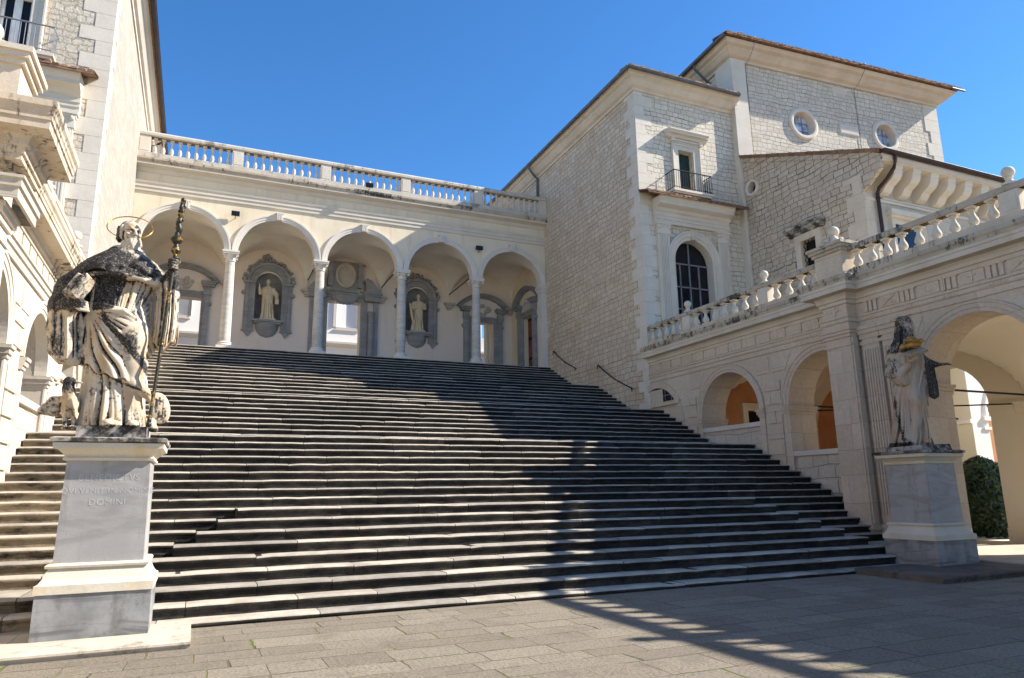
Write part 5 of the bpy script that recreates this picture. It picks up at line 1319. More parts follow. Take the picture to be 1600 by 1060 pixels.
# ------------------------------------------------------------------ sculpting with distance fields
class Sculpt:
    def __init__(s, lo, hi, h):
        s.lo = np.array(lo, float); s.h = h
        s.n = [int((b-a)/h)+2 for a, b in zip(lo, hi)]
        s.ax = [s.lo[i]+h*np.arange(s.n[i]) for i in range(3)]
        s.f = np.full(s.n, 1.0, np.float32)
    def sub(s, lo, hi, pad):
        sl = []
        for i in range(3):
            a = int(np.floor((lo[i]-pad-s.lo[i])/s.h)); b = int(np.ceil((hi[i]+pad-s.lo[i])/s.h))+1
            sl.append(slice(max(0, a), max(0, min(s.n[i], b))))
        X = s.ax[0][sl[0]][:, None, None]; Y = s.ax[1][sl[1]][None, :, None]; Z = s.ax[2][sl[2]][None, None, :]
        return tuple(sl), X, Y, Z
    def put(s, sl, d, k, op):
        a = s.f[sl]
        if a.size == 0: return
        d = np.broadcast_to(d, a.shape)
        if op == 'u':
            if k > 0: hh = np.maximum(k-np.abs(a-d), 0)/k; r = np.minimum(a, d)-hh*hh*k*.25
            else: r = np.minimum(a, d)
        else:
            d = -d
            if k > 0: hh = np.maximum(k-np.abs(a-d), 0)/k; r = np.maximum(a, d)+hh*hh*k*.25
            else: r = np.maximum(a, d)
        s.f[sl] = r
    def cap(s, a, b, ra, rb=None, k=.03, op='u'):
        rb = ra if rb is None else rb; a = np.array(a, float); b = np.array(b, float); R = max(ra, rb)
        sl, X, Y, Z = s.sub(np.minimum(a, b)-R, np.maximum(a, b)+R, k+.03)
        ab = b-a; L = max(ab@ab, 1e-9)
        t = np.clip(((X-a[0])*ab[0]+(Y-a[1])*ab[1]+(Z-a[2])*ab[2])/L, 0, 1)
        d = np.sqrt((X-a[0]-ab[0]*t)**2+(Y-a[1]-ab[1]*t)**2+(Z-a[2]-ab[2]*t)**2)-(ra+(rb-ra)*t)
        s.put(sl, d, k, op)
    def chain(s, pts, rs, k=.03, op='u'):
        if not isinstance(rs, (list, tuple)): rs = [rs]*len(pts)
        for i in range(len(pts)-1): s.cap(pts[i], pts[i+1], rs[i], rs[i+1], k, op)
    def ell(s, c, r, k=.03, op='u', rot=0.0, tilt=0.0):
        R = max(r); sl, X, Y, Z = s.sub(np.array(c)-R, np.array(c)+R, k+.03)
        x, y, z = X-c[0], Y-c[1], Z-c[2]
        if rot: x, y = x*cos(rot)+y*sin(rot), -x*sin(rot)+y*cos(rot)
        if tilt: x, z = x*cos(tilt)+z*sin(tilt), -x*sin(tilt)+z*cos(tilt)
        q = np.sqrt((x/r[0])**2+(y/r[1])**2+(z/r[2])**2); g = np.sqrt((x/r[0]**2)**2+(y/r[1]**2)**2+(z/r[2]**2)**2)+1e-6
        s.put(sl, q*(q-1)/g, k, op)
    def box(s, c, hs, rd=.01, k=.0, op='u', rot=(0, 0, 0)):
        R = sqrt(sum(v*v for v in hs)); sl, X, Y, Z = s.sub(np.array(c)-R, np.array(c)+R, k+.03)
        m = np.array(Matrix.Rotation(rot[2], 3, 'Z') @ Matrix.Rotation(rot[1], 3, 'Y') @ Matrix.Rotation(rot[0], 3, 'X')).T
        P = [m[i, 0]*(X-c[0])+m[i, 1]*(Y-c[1])+m[i, 2]*(Z-c[2]) for i in range(3)]
        q = [np.abs(P[i])-(hs[i]-rd) for i in range(3)]
        d = np.sqrt(sum(np.maximum(v, 0)**2 for v in q))+np.minimum(np.maximum(np.maximum(q[0], q[1]), q[2]), 0)-rd
        s.put(sl, d, k, op)
    def loft(s, zz, cx, cy, rx, ry, fold=None, zlo=None, zhi=None, k=.03, op='u'):
        """draped body: ellipse sections along z; fold(theta, z, x, y) is added to the relative radius"""
        zz = np.array(zz, float); R = max(max(rx), max(ry))+.1
        sl, X, Y, Z = s.sub((min(cx)-R, min(cy)-R, zz[0]), (max(cx)+R, max(cy)+R, zz[-1]), k+.02)
        I = lambda v: np.interp(Z, zz, np.array(v, float))
        a, b, c, d_ = I(cx), I(cy), I(rx), I(ry)
        u = (X-a)/c; v = (Y-b)/d_; th = np.arctan2(v, u); q = np.sqrt(u*u+v*v)
        fo = fold(th, Z, X, Y) if fold else 0.0
        d = (q-1-fo)*np.minimum(c, d_)*.8
        lo = zlo(X, Y) if callable(zlo) else (zz[0] if zlo is None else zlo)
        hi = zhi(X, Y) if callable(zhi) else (zz[-1] if zhi is None else zhi)
        d = np.maximum(d, np.maximum(lo-Z, Z-hi))
        s.put(sl, d, k, op)
    def mesh(s):
        f = s.f; h = s.h
        f = f.copy(); f[0] = f[-1] = 1; f[:, 0] = f[:, -1] = 1; f[:, :, 0] = f[:, :, -1] = 1
        ins = f < 0; nx, ny, nz = f.shape
        cnt = np.zeros((nx-1, ny-1, nz-1), np.int8); acc = np.zeros((nx-1, ny-1, nz-1, 3), np.float32)
        for ax in range(3):
            o = [i for i in range(3) if i != ax]
            for p in (0, 1):
                for q in (0, 1):
                    s0 = [None]*3; s1 = [None]*3
                    s0[ax] = slice(0, -1); s1[ax] = slice(1, None)
                    for i, e in zip(o, (p, q)):
                        s0[i] = s1[i] = slice(e, f.shape[i]-1+e)
                    a = f[tuple(s0)]; b = f[tuple(s1)]; cr = (a < 0) != (b < 0)
                    t = np.where(cr, a/np.where(cr, a-b, 1), 0)
                    cnt += cr; acc[..., ax] += t; acc[..., o[0]] += p*cr; acc[..., o[1]] += q*cr
        on = cnt > 0; idx = np.full(cnt.shape, -1, np.int64); idx[on] = np.arange(on.sum())
        base = np.argwhere(on); V = s.lo+h*(base+acc[on]/cnt[on][:, None])
        quads = []
        for ax in range(3):
            o = [(1, 2), (2, 0), (0, 1)][ax]
            s0 = [slice(1, -1)]*3; s1 = [slice(1, -1)]*3; s0[ax] = slice(0, -1); s1[ax] = slice(1, None)
            a = ins[tuple(s0)]; b = ins[tuple(s1)]; w = np.argwhere(a != b)
            if len(w) == 0: continue
            fl = a[tuple(w.T)]
            for i in range(3):
                if i != ax: w[:, i] += 1
            def g(d1, d2):
                e = w.copy(); e[:, o[0]] -= d1; e[:, o[1]] -= d2; return idx[tuple(e.T)]
            Q = np.stack([g(1, 1), g(0, 1), g(0, 0), g(1, 0)], 1); Q[~fl] = Q[~fl][:, ::-1]; quads.append(Q)
        return V, np.concatenate(quads)
    def build(s, name, mat, parent, origin, rotz=0.0, stain=None, base=.0, cav=8.0):
        V, Q = s.mesh()
        st = stain(V[:, 0], V[:, 1], V[:, 2]) if stain is not None else np.full(len(V), base)
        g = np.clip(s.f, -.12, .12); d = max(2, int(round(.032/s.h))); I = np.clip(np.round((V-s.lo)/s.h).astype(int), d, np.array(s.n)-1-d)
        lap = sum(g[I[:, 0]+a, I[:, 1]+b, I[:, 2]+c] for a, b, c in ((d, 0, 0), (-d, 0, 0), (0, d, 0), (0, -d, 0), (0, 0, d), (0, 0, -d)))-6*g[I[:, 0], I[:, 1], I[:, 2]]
        st = st+np.clip(-lap*cav-.06, 0, .34)       # darker in the carved hollows
        c_, s_ = cos(rotz), sin(rotz)
        Wd = np.stack([V[:, 0]*c_-V[:, 1]*s_, V[:, 0]*s_+V[:, 1]*c_, V[:, 2]], 1)+np.array(origin)-np.array(root_loc(parent))
        me = bpy.data.meshes.new(name); me.from_pydata(Wd.tolist(), [], Q.tolist())
        me.polygons.foreach_set('use_smooth', [True]*len(me.polygons))
        at = me.attributes.new('stain', 'FLOAT', 'POINT'); at.data.foreach_set('value', np.asarray(st, np.float32))
        me.materials.append(mat); me.update()
        o = bpy.data.objects.new(name, me); COL.objects.link(o); o.parent = parent
        return o

def ridge(th, n, ph=0.0, sharp=1.0):
    """rounded folds with narrow valleys"""
    return np.abs(np.sin((th*n+ph)*.5))**sharp

def sm(x, a, b): 
    t = np.clip((x-a)/(b-a), 0, 1); return t*t*(3-2*t)

# ------------------------------------------------------------------ pedestals
def pedestal(c, label, ins):
    x, y = c; z0 = .08
    t = thing('pedestal', label, 'pedestal', (x, y, z0), 'marble pedestals at the foot of the stairs')
    def sq(name, mat, prof, cap=True):
        mb = MB(); rows = [[(x+sx*r, y+sy*r, z) for sx, sy in ((-1, -1), (1, -1), (1, 1), (-1, 1))] for r, z in prof]
        idx = mb.grid(rows, False, 0, True)
        if cap: mb.face(idx[0][::-1]); mb.face(idx[-1])
        return mb.build(name, mat, t)
    sq('plinth_block', M['marble_base'], [(.575, z0-.02), (.575, .56), (.57, .565)])
    sq('base_moulding', M['ped_trim'], [(.59, .565), (.59, .66), (.56, .675), (.53, .72), (.50, .80), (.485, .83), (.515, .835), (.52, .86), (.50, .88), (.47, .885)])
    sq('die', M['marble_ped'], [(.455, .885), (.435, 2.03)])
    sq('cornice', M['ped_trim'], [(.44, 2.03), (.47, 2.035), (.475, 2.06), (.455, 2.075), (.47, 2.10), (.52, 2.15), (.57, 2.17), (.575, 2.23), (.55, 2.24)])
    sq('top_slab', M['ped_top'], [(.55, 2.24), (.60, 2.245), (.605, 2.285), (.56, 2.30)])
    if ins:
        for i, (txt, zz, sz) in enumerate((("BENEDICTVS", 1.80, .105), ("QVI VENIT IN NOMINE", 1.655, .088), ("DOMINI", 1.52, .10))):
            cu = bpy.data.curves.new('inscription', 'FONT'); cu.body = txt; cu.size = sz; cu.extrude = .0012; cu.align_x = 'CENTER'; cu.space_character = 1.08
            tmp = bpy.data.objects.new('inscription', cu); COL.objects.link(tmp)
            bpy.context.view_layer.update()
            me = bpy.data.meshes.new_from_object(tmp.evaluated_get(bpy.context.evaluated_depsgraph_get())); me.name = 'inscription'
            bpy.data.objects.remove(tmp)
            o = bpy.data.objects.new('inscription', me); COL.objects.link(o); me.materials.clear(); me.materials.append(M['letter'])
            f = (zz-.885)/1.145; o.parent = t; o.rotation_euler = (pi/2-.0175, 0, 0); o.location = (.02, -(.455-.02*f)-.0008, zz-z0)
    return t
M['letter'] = flat('worn_carved_letters', (.43, .425, .42), .7, 0, .1, 12)
PL, PR = (-.95, 10.13), (13.60, 10.13)
pedestal(PL, 'grey veined marble pedestal with worn inscription, at the left foot of the stairs', True)
pedestal(PR, 'shaded grey marble pedestal at the right foot of the stairs beside the pier', False)

# ------------------------------------------------------------------ bearded saint (left)
SZ = 2.42
s1 = thing('saint_statue', 'black stained marble statue of a bearded monk with halo, book and gilt crozier', 'statue', (PL[0], PL[1], 2.30))
O1 = (PL[0], PL[1]-.02, SZ)
S = Sculpt((-.98, -.55, -.02), (.72, .48, 2.86), .0098)
# plinth
mbp = MB(); mbp.box(PL[0]-.38, PL[0]+.36, PL[1]-.42, PL[1]+.40, 2.298, 2.44); mbp.build('statue_plinth', M['ped_top'], s1)
def pleat(t, sharp=.7):
    t = t+.24*np.sin(2.1*t+.7)+.13*np.sin(5.3*t)          # uneven widths
    return (np.sin(np.pi*t)**2+.012)**(sharp*.5)*(.82+.18*np.sin(3.7*t+1))
def fold_robe(th, Z, X, Y):
    low = sm(Z, 1.25, .9)
    w = th*12/(2*np.pi)+.22*np.sin(Z*3.1+th)+.10*np.sin(Z*7+th*3)
    f1 = (.07+.15*sm(Z, 1.1, .1))*(pleat(w, .75)-.62)+.05*(pleat(w*2.3+.4+Z, .8)-.6)*sm(Z, .9, .2)
    wd = .050+.062*np.clip(Z-1.42, 0, .6)
    t = (X+.06)/wd+.25*np.sin(Z*6)+2.2*(1.9-Z)*.2
    f2 = .13*(pleat(t, .8)-.6)+.04*(pleat(t*2.1+.3, .9)-.6)
    return f1*low+f2*(1-low)
S.loft([0, .25, .5, .8, 1.1, 1.4, 1.7, 1.95, 2.2], [-.06, -.07, -.08, -.09, -.10, -.11, -.11, -.1, -.08], [-.03, -.03, -.02, -.02, -.02, -.01, 0, 0, .0],
       [.39, .36, .345, .345, .345, .345, .36, .36, .24], [.34, .30, .27, .27, .27, .26, .27, .25, .18], fold_robe)
# bent leg under the cloth on the viewer's right
S.chain([(.06, -.08, 1.45), (.09, -.22, 1.12), (.12, -.19, .80), (.15, -.18, .3)], [.17, .165, .145, .10], .06)
# feet
S.ell((-.05, -.37, .05), (.085, .13, .06), .03); S.ell((.20, -.34, .05), (.08, .13, .06), .03)
for q in range(4): S.cap((-.10+q*.03, -.44, .04), (-.105+q*.032, -.485+abs(q-1)*.008, .03), .018, .014, .01); S.cap((.15+q*.03, -.41, .04), (.15+q*.032, -.455+abs(q-1)*.008, .03), .018, .014, .01)
def surf(x, z, push=0.0):
    cx = np.interp(z, [0, .5, 1.1, 1.7], [-.06, -.08, -.10, -.11]); rx = np.interp(z, [0, .5, 1.1, 1.7], [.37, .34, .345, .36]); ry = np.interp(z, [0, .5, 1.1, 1.7], [.32, .27, .27, .27])
    u = max(-.97, min(.97, (x-cx)/rx)); return (x, -.02-ry*sqrt(1-u*u)-push, z)
# outer mantle: folds fan out from the hand with the book and cross to the lower right
edge = lambda X, Y: .62-.44*(X+.05)+.022*np.sin(X*31)+.02*np.sin(X*13+1)+.0*Y
def fold_mantle(th, Z, X, Y):
    dx, dz = X+.46, 1.50-Z
    ang = np.arctan2(dz, np.maximum(dx, .004)); r = np.sqrt(dx*dx+dz*dz)
    t = ang*5.4+.16*np.sin(r*9)
    amp = .06+.20*sm(r, .12, .75)
    knee = np.exp(-(((X-.10)/.17)**2+((Z-1.08)/.26)**2))*.12
    return .06+amp*(pleat(t, .72)-.55)+.035*(pleat(t*2.6+.35, .85)-.6)*sm(r, .2, .6)+knee
S.loft([.36, .8, 1.1, 1.4, 1.62], [-.06, -.08, -.10, -.11, -.11], [-.03, -.03, -.03, -.02, 0], [.35, .35, .35, .35, .36], [.295, .285, .28, .28, .28], fold_mantle, zlo=edge, zhi=lambda X, Y: 1.50-.28*(X+.1)+0*Y, k=.012)
# pointed tip of cloth at the lower right
S.chain([(.16, -.25, .56), (.29, -.24, .46), (.37, -.15, .35)], [.085, .06, .02], .03)
# twisted roll of the gathered cloth across the waist
for j in range(3):
    o = j*2.1
    S.chain([(-.44+.0*j, -.12-.02*cos(o), 1.47+.03*sin(o)), (-.25, -.30-.02*cos(o+1.2), 1.49+.035*sin(o+1.2)), (-.02, -.32-.02*cos(o+2.4), 1.45+.035*sin(o+2.4)), (.20, -.24-.02*cos(o+3.6), 1.29+.035*sin(o+3.6)), (.32, -.04, 1.06+.03*sin(o+4.6))], [.028, .03, .03, .03, .03], .012)
# viewer's left arm with heavy hanging cloak
S.chain([(-.42, .02, 2.05), (-.66, .02, 1.78), (-.72, -.06, 1.55)], [.17, .17, .15], .08)
S.chain([(-.72, -.06, 1.55), (-.62, -.22, 1.50), (-.52, -.32, 1.52)], [.13, .10, .075], .05)
def fold_cl(th, Z, X, Y):
    t = (X+.9)/.105+.9*(Z-1.2)+.5*Y/.1
    return .26*(pleat(t, .75)-.6)+.08*(pleat(t*2.3, .9)-.6)
S.loft([.80, .95, 1.2, 1.5, 1.75], [-.60, -.62, -.66, -.69, -.66], [-.0, .0, .0, .0, .02], [.14, .17, .18, .18, .16], [.20, .24, .24, .22, .18], fold_cl, zlo=lambda X, Y: .84+.35*np.maximum(0, X+.56)-.25*np.minimum(0, X+.66), k=.06)
S.chain([(-.78, -.05, 1.55), (-.81, -.04, 1.25), (-.76, -.06, .96), (-.66, -.1, .86), (-.52, -.12, .84), (-.40, -.14, .98)], [.06, .06, .055, .06, .06, .05], .05)
# the hand below the book: palm, four fingers, thumb
S.ell((-.56, -.35, 1.53), (.065, .05, .085), .03)
for q in range(4):
    S.chain([(-.55+q*.006, -.38, 1.56-q*.036), (-.48, -.415, 1.53-q*.036), (-.42+q*.008, -.405, 1.51-q*.034)], [.023, .021, .017], .012)
S.chain([(-.60, -.36, 1.58), (-.56, -.41, 1.64), (-.51, -.43, 1.66)], [.026, .022, .018], .015)
# viewer's right sleeve: upper arm, raised forearm, hanging cloth
S.chain([(.26, .02, 2.02), (.44, -.05, 1.80), (.47, -.20, 1.98), (.49, -.25, 2.09)], [.14, .12, .085, .055], .05)
def fold_sl(th, Z, X, Y):
    t = (X-.28)/.058+.35*np.sin(Z*3.4)+.6*(Y+.1)/.1
    return .34*(pleat(t, .75)-.6)+.10*(pleat(t*2.2+.3, .9)-.6)
S.loft([1.06, 1.2, 1.5, 1.8, 1.98], [.44, .45, .45, .44, .45], [-.08, -.08, -.10, -.12, -.16], [.135, .145, .14, .13, .09], [.15, .16, .15, .14, .09], fold_sl, zlo=lambda X, Y: 1.08+.06*np.sin(X*26), k=.05)
# mozzetta (shoulder cape)
def fold_moz(th, Z, X, Y): return .03*np.sin(th*5+1.3+Z*5)+.09*(pleat(th*1.9+Z*1.6+.2, .8)-.6)*sm(Z, 2.25, 1.95)+.05*(pleat(th*3.4-Z*2.2, .9)-.6)*sm(Z, 2.2, 2.0)
S.loft([1.82, 1.95, 2.08, 2.2, 2.30, 2.38], [-.13, -.13, -.12, -.11, -.10, -.09], [-.02, -.02, -.02, -.01, -.01, 0], [.55, .555, .50, .40, .25, .17], [.34, .345, .31, .25, .20, .16], fold_moz,
       zlo=lambda X, Y: 1.90-.05*np.sin(X*5+.6)+.05*np.abs(X+.1)+np.where(Y < -.1, .03*np.sin(X*14), 0), k=.02)
S.chain([(-.05, -.365, 1.93), (-.06, -.33, 2.08), (-.07, -.24, 2.25)], .012, .012, 's')
S.chain([(-.62, -.12, 1.94), (-.40, -.32, 1.91), (-.10, -.375, 1.935), (.16, -.34, 1.89), (.36, -.2, 1.98)], [.022, .024, .02, .026, .022], .02)
S.chain([(-.38, -.22, 2.12), (-.2, -.31, 2.03), (-.08, -.34, 2.04)], [.022, .028, .02], .03); S.chain([(.05, -.31, 2.10), (.2, -.29, 2.0), (.32, -.2, 2.02)], [.025, .03, .02], .03)
S.chain([(.02, -.355, 2.03), (.14, -.345, 1.97), (.26, -.28, 1.95)], [.012, .018, .012], .02, 's')
# hood round the neck
for q in range(12):
    a, b = 2*pi*q/12, 2*pi*(q+1)/12
    S.cap((-.09+.155*cos(a), -.0+.15*sin(a), 2.33+.03*sin(a)), (-.09+.155*cos(b), 0+.15*sin(b), 2.33+.03*sin(b)), .042, .042, .03)
S.ell((-.13, .14, 2.30), (.20, .13, .12), .05)
# shield-like mitre leaning at the viewer's right
S.ell((.46, .04, .30), (.125, .035, .21), .02, rot=.25, tilt=.25); S.cap((.36, .0, .1), (.42, .02, .02), .06, .05, .04)
# head turned towards the viewer's right
HC = np.array((-.075, -.05, 2.575)); HA = radians(27)
def hp(x, y, z): return (HC[0]+x*cos(HA)-y*sin(HA), HC[1]+x*sin(HA)+y*cos(HA), HC[2]+z)
S.cap(hp(0, .03, -.32), hp(0, .0, -.12), .10, .085, .03)
def stain1(x, y, z):
    s = np.full(len(x), .35)
    moz = sm(z, 1.87, 1.92)*sm(z, 2.37, 2.32)
    s = np.maximum(s, moz*(.82-.20*sm(x, -.22, .05)))
    arm = sm(x, -.36, -.46)*sm(z, 1.30, 1.50)*sm(z, 1.95, 1.90)
    s = np.maximum(s, arm*.80)
    s = np.maximum(s, sm(x, -.60, -.70)*sm(z, .8, .9)*sm(z, 1.5, 1.3)*.52)
    chest = sm(x, -.42, -.36)*sm(x, .04-(1.9-z)*.3, -.06-(1.9-z)*.3)*sm(z, 1.40, 1.50)*sm(z, 1.95, 1.9)
    s = np.maximum(s, chest*.80)
    band = np.exp(-((z-(1.28-1.18*(x+.16)))/.085)**2)*sm(x, -.34, -.22)*sm(z, .40, .46)*sm(y, .1, -.05)
    s = np.maximum(s, band*.80)
    knee = np.exp(-(((x-.10)/.15)**2+((z-1.08)/.26)**2))*sm(y, -.12, -.25)
    s = np.maximum(s, knee*.62)
    edge_ = np.exp(-((z-(.60-.42*(x+.05)))/.035)**2)*sm(y, .1, 0)*sm(x, -.2, 0)
    s = np.maximum(s, edge_*.6)
    s = np.maximum(s, sm(z, .07, .02)*.62)
    hd = sm(z, 2.58, 2.70)*.56; s = np.maximum(s, hd)
    s = np.maximum(s, sm(z, 2.22, 2.26)*sm(z, 2.42, 2.34)*sm(y, -.16, -.05)*.7)
    s = np.maximum(s, sm(x, .36, .42)*sm(z, .62, .5)*.42)
    hand = np.exp(-(((x+.52)/.14)**2+((z-1.55)/.12)**2))*sm(y, -.28, -.34); s = np.maximum(s, hand*.55)
    s = np.maximum(s, sm(x, .40, .44)*sm(z, 1.78, 1.84)*sm(z, 2.2, 2.1)*.6)
    for sx in (-1, 1):  # darker round the eyes
        e = hp(sx*.05, -.14, .0); s = np.maximum(s, np.exp(-((x-e[0])**2+(y-e[1])**2+(z-e[2])**2)/.024**2)*.85)
    xx, yy = x-HC[0], y-HC[1]; hy = -xx*sin(HA)+yy*cos(HA)
    s = np.maximum(s, sm(z, 2.46, 2.52)*sm(hy, -.10, -.03)*.62); s = np.maximum(s, sm(z, 2.45, 2.52)*.40)
    face = sm(z, 2.64, 2.60)*sm(z, 2.2, 2.3)*sm(y, -.14, -.20); s = s*(1-.25*face)
    return s
S.build('body', M['statue'], s1, O1, stain=stain1)
# head, carved more finely
S = Sculpt((HC[0]-.27, HC[1]-.30, HC[2]-.42), (HC[0]+.27, HC[1]+.25, HC[2]+.24), .0046)
S.cap(hp(0, .03, -.34), hp(0, .0, -.10), .085, .08, .02)
S.ell(hp(0, .03, .055), (.116, .148, .128), .0, rot=HA); S.ell(hp(0, -.045, -.045), (.090, .098, .132), .02, rot=HA); S.ell(hp(0, -.070, .062), (.084, .068, .070), .02, rot=HA)
for sx in (-1, 1):
    S.ell(hp(sx*.045, -.152, -.004), (.034, .030, .021), .010, 's', rot=HA)
    S.ell(hp(sx*.074, -.118, -.088), (.020, .030, .032), .025, 's', rot=HA)
    S.chain([hp(sx*.014, -.150, .020), hp(sx*.050, -.146, .036), hp(sx*.088, -.112, .018)], [.014, .016, .010], .010)
    S.ell(hp(sx*.044, -.122, -.005), (.022, .020, .019), .002)
    S.chain([hp(sx*.018, -.138, .000), hp(sx*.044, -.144, .011), hp(sx*.072, -.122, .000)], [.006, .007, .005], .003)
    S.chain([hp(sx*.020, -.136, -.014), hp(sx*.046, -.138, -.022), hp(sx*.070, -.120, -.012)], [.005, .005, .004], .004)
    S.ell(hp(sx*.068, -.108, -.045), (.030, .028, .020), .018, rot=HA)
    S.ell(hp(sx*.118, .005, -.010), (.016, .032, .046), .006, rot=HA); S.ell(hp(sx*.130, -.004, -.006), (.010, .018, .026), .005, 's', rot=HA)
    S.chain([hp(sx*.006, -.168, -.084), hp(sx*.034, -.160, -.096), hp(sx*.060, -.142, -.128), hp(sx*.072, -.128, -.172)], [.012, .015, .012, .006], .005)
    S.ell(hp(sx*.019, -.178, -.062), (.012, .014, .011), .006)
    for lay, (rr0, dz) in enumerate(((1.0, 0), (.80, -.035))):
        for j in range(6):
            a = radians(4+j*15+lay*6); pts = []; rs = []
            L = .215-.018*j+.03*lay
            for q in range(6):
                f = q/5; wob = .012*sin(f*7+j*1.9+lay+sx)
                R0 = .112*rr0*(1-.32*f)
                pts.append(hp(sx*(sin(a)*R0*.84+wob), -.040-cos(a)*R0-.018*sin(f*pi), -.108+dz-.012*j*(1-f)-L*f)); rs.append(.019*(1-.72*f)+.003)
            S.chain(pts, rs, .004)
S.cap(hp(0, -.148, .024), hp(0, -.194, -.054), .012, .017, .010); S.ell(hp(0, -.194, -.058), (.016, .016, .014), .006)
S.cap(hp(-.024, -.158, -.108), hp(.024, -.158, -.108), .008, .008, .004); S.ell(hp(0, -.092, -.175), (.074, .066, .090), .015, rot=HA)
for zz in (.095, .075): S.chain([hp(-.055, -.118, zz), hp(0, -.140, zz+.006), hp(.055, -.118, zz)], .003, .006, 's')
rh = random.Random(4)
for q in range(22):
    a = radians(-22+q*224/21)
    for lay in range(3):
        z0 = .075-.052*lay+rh.uniform(-.01, .01); r0 = 1.03
        p0 = hp(.116*r0*cos(a), .03+.148*r0*sin(a), z0); a2 = a+rh.uniform(-.12, .12); p1 = hp(.120*r0*cos(a2), .032+.150*r0*sin(a2), z0-.035); p2 = hp(.112*cos(a), .03+.145*sin(a), z0-.068)
        S.chain([p0, p1, p2], [.014, .019, .010], .004)
def stain_and_hollows(x, y, z):
    xx, yy, zz = x-HC[0], y-HC[1], z-HC[2]; hx = xx*cos(HA)+yy*sin(HA); hy = -xx*sin(HA)+yy*cos(HA)
    s = np.full(len(x), .30)
    s = np.maximum(s, sm(hy, -.055, -.01)*.60); s = np.maximum(s, sm(zz, .10, .16)*.52)
    for sx in (-1, 1):  # darker eye sockets and cheek hollows, then the mouth line
        s = np.maximum(s, np.exp(-(((hx-sx*.046)/.032)**2+((zz-.004)/.022)**2))*sm(hy, -.07, -.10)*.74)
        s = np.maximum(s, np.exp(-(((hx-sx*.078)/.022)**2+((zz+.085)/.04)**2))*.46)
    s = np.maximum(s, np.exp(-((zz+.118)/.012)**2)*np.exp(-(hx/.03)**2)*sm(hy, -.08, -.11)*.6)
    s = s-.10*sm(zz, -.12, -.18)*sm(hy, -.04, -.10)
    return s
S.build('head', M['statue'], s1, O1, stain=stain_and_hollows, cav=11)
# book
S = Sculpt((-.85, -.60, 1.40), (-.30, -.18, 1.95), .009)
S.box((-.535, -.385, 1.70), (.060, .105, .145), .010, 0, 'u', (radians(-16), radians(24), radians(-28)))
S.box((-.505, -.405, 1.70), (.050, .095, .132), .008, 0, 's', (radians(-16), radians(24), radians(-28)))
S.box((-.52, -.392, 1.70), (.040, .098, .136), .006, 0, 'u', (radians(-16), radians(24), radians(-28)))
S.box((-.565, -.365, 1.70), (.012, .118, .155), .006, 0, 'u', (radians(-16), radians(24), radians(-28))); S.box((-.475, -.415, 1.695), (.012, .118, .155), .006, 0, 'u', (radians(-16), radians(24), radians(-28)))
S.build('book', M['statue'], s1, O1, base=.46)
# crozier: staff, knob and broken crook in patinated gilt bronze, with the hand that closes round it
def W1_(x, y, z): return (O1[0]+x, O1[1]+y, O1[2]+z)
mb = MB(); mb.tube([W1_(.375, -.40, .02), W1_(.43, -.36, 1.0), W1_(.495, -.30, 2.30)], [.020, .022, .024], 12)
for z, r in ((.05, .032), (.10, .026), (1.05, .028), (1.10, .028), (1.75, .028)):
    x = np.interp(z, [.02, 1.0, 2.3], [.375, .43, .495]); y = np.interp(z, [.02, 1.0, 2.3], [-.40, -.36, -.30]); mb.lathe([(.02, -.03), (r, -.015), (r, .015), (.02, .03)], W1_(x, y, z), 12)
cz = mb.build('crozier', M['bronze'], s1)
mb = MB(); c = W1_(.497, -.30, 2.28)
mb.lathe([(.024, 0), (.05, .02), (.062, .05), (.05, .08), (.034, .11), (.03, .14), (.05, .155), (.074, .185), (.078, .21), (.055, .24), (.032, .26), (.03, .30)], c, 14)
mb.tube([W1_(.497+.0*k, -.30, 2.56+.02*k) for k in (0, 1)], .03, 10)
pts = []; rr_ = []
for k in range(15):
    f = k/14; pts.append(W1_(.50+.035*f+.012*sin(f*13), -.30+.012*cos(f*13), 2.56+.47*f)); rr_.append(.030+.012*abs(sin(f*11))-.010*f)
mb.tube(pts, rr_, 10)
for k in range(12):
    f = k/12; a = f*15; mb.sphere(W1_(.50+.035*f+.034*cos(a), -.30+.034*sin(a), 2.58+.44*f), (.014, .014, .022), 8, 6)
mb.sphere(W1_(.535, -.30, 3.04), (.034, .03, .04), 10, 8)
mb.build('crook', M['bronze'], cz)
S = Sculpt((.30, -.50, 1.98), (.66, -.12, 2.30), .007)
S.ell((.475, -.255, 2.13), (.050, .040, .075), .02); S.cap((.475, -.24, 2.0), (.475, -.25, 2.10), .05, .045, .03)
for q in range(4):
    z = 2.185-q*.036
    S.chain([(.445, -.265, z), (.438, -.325, z+.004), (.475, -.356, z+.002), (.522, -.345, z-.004), (.535, -.315, z-.006)], [.021, .021, .020, .018, .015], .008)
S.chain([(.50, -.24, 2.15), (.54, -.275, 2.19), (.545, -.325, 2.215), (.515, -.348, 2.225)], [.025, .022, .019, .015], .012)
S.build('hand', M['statue'], s1, O1, base=.62)
# halo
mb = MB(); hc = Vector(W1_(-.095, .12, 2.72)); e1 = Vector((1, 0, 0)); e2 = Vector((0, .62, .785)); R_ = .272
pts = [tuple(hc+(e1*cos(2*pi*k/48)+e2*sin(2*pi*k/48))*R_) for k in range(49)]
mb.tube(pts, .0075, 6); mb.tube([tuple(hc-e2*R_*.98), W1_(-.09, .07, 2.55)], .007, 6); mb.build('halo', M['gilt'], s1)
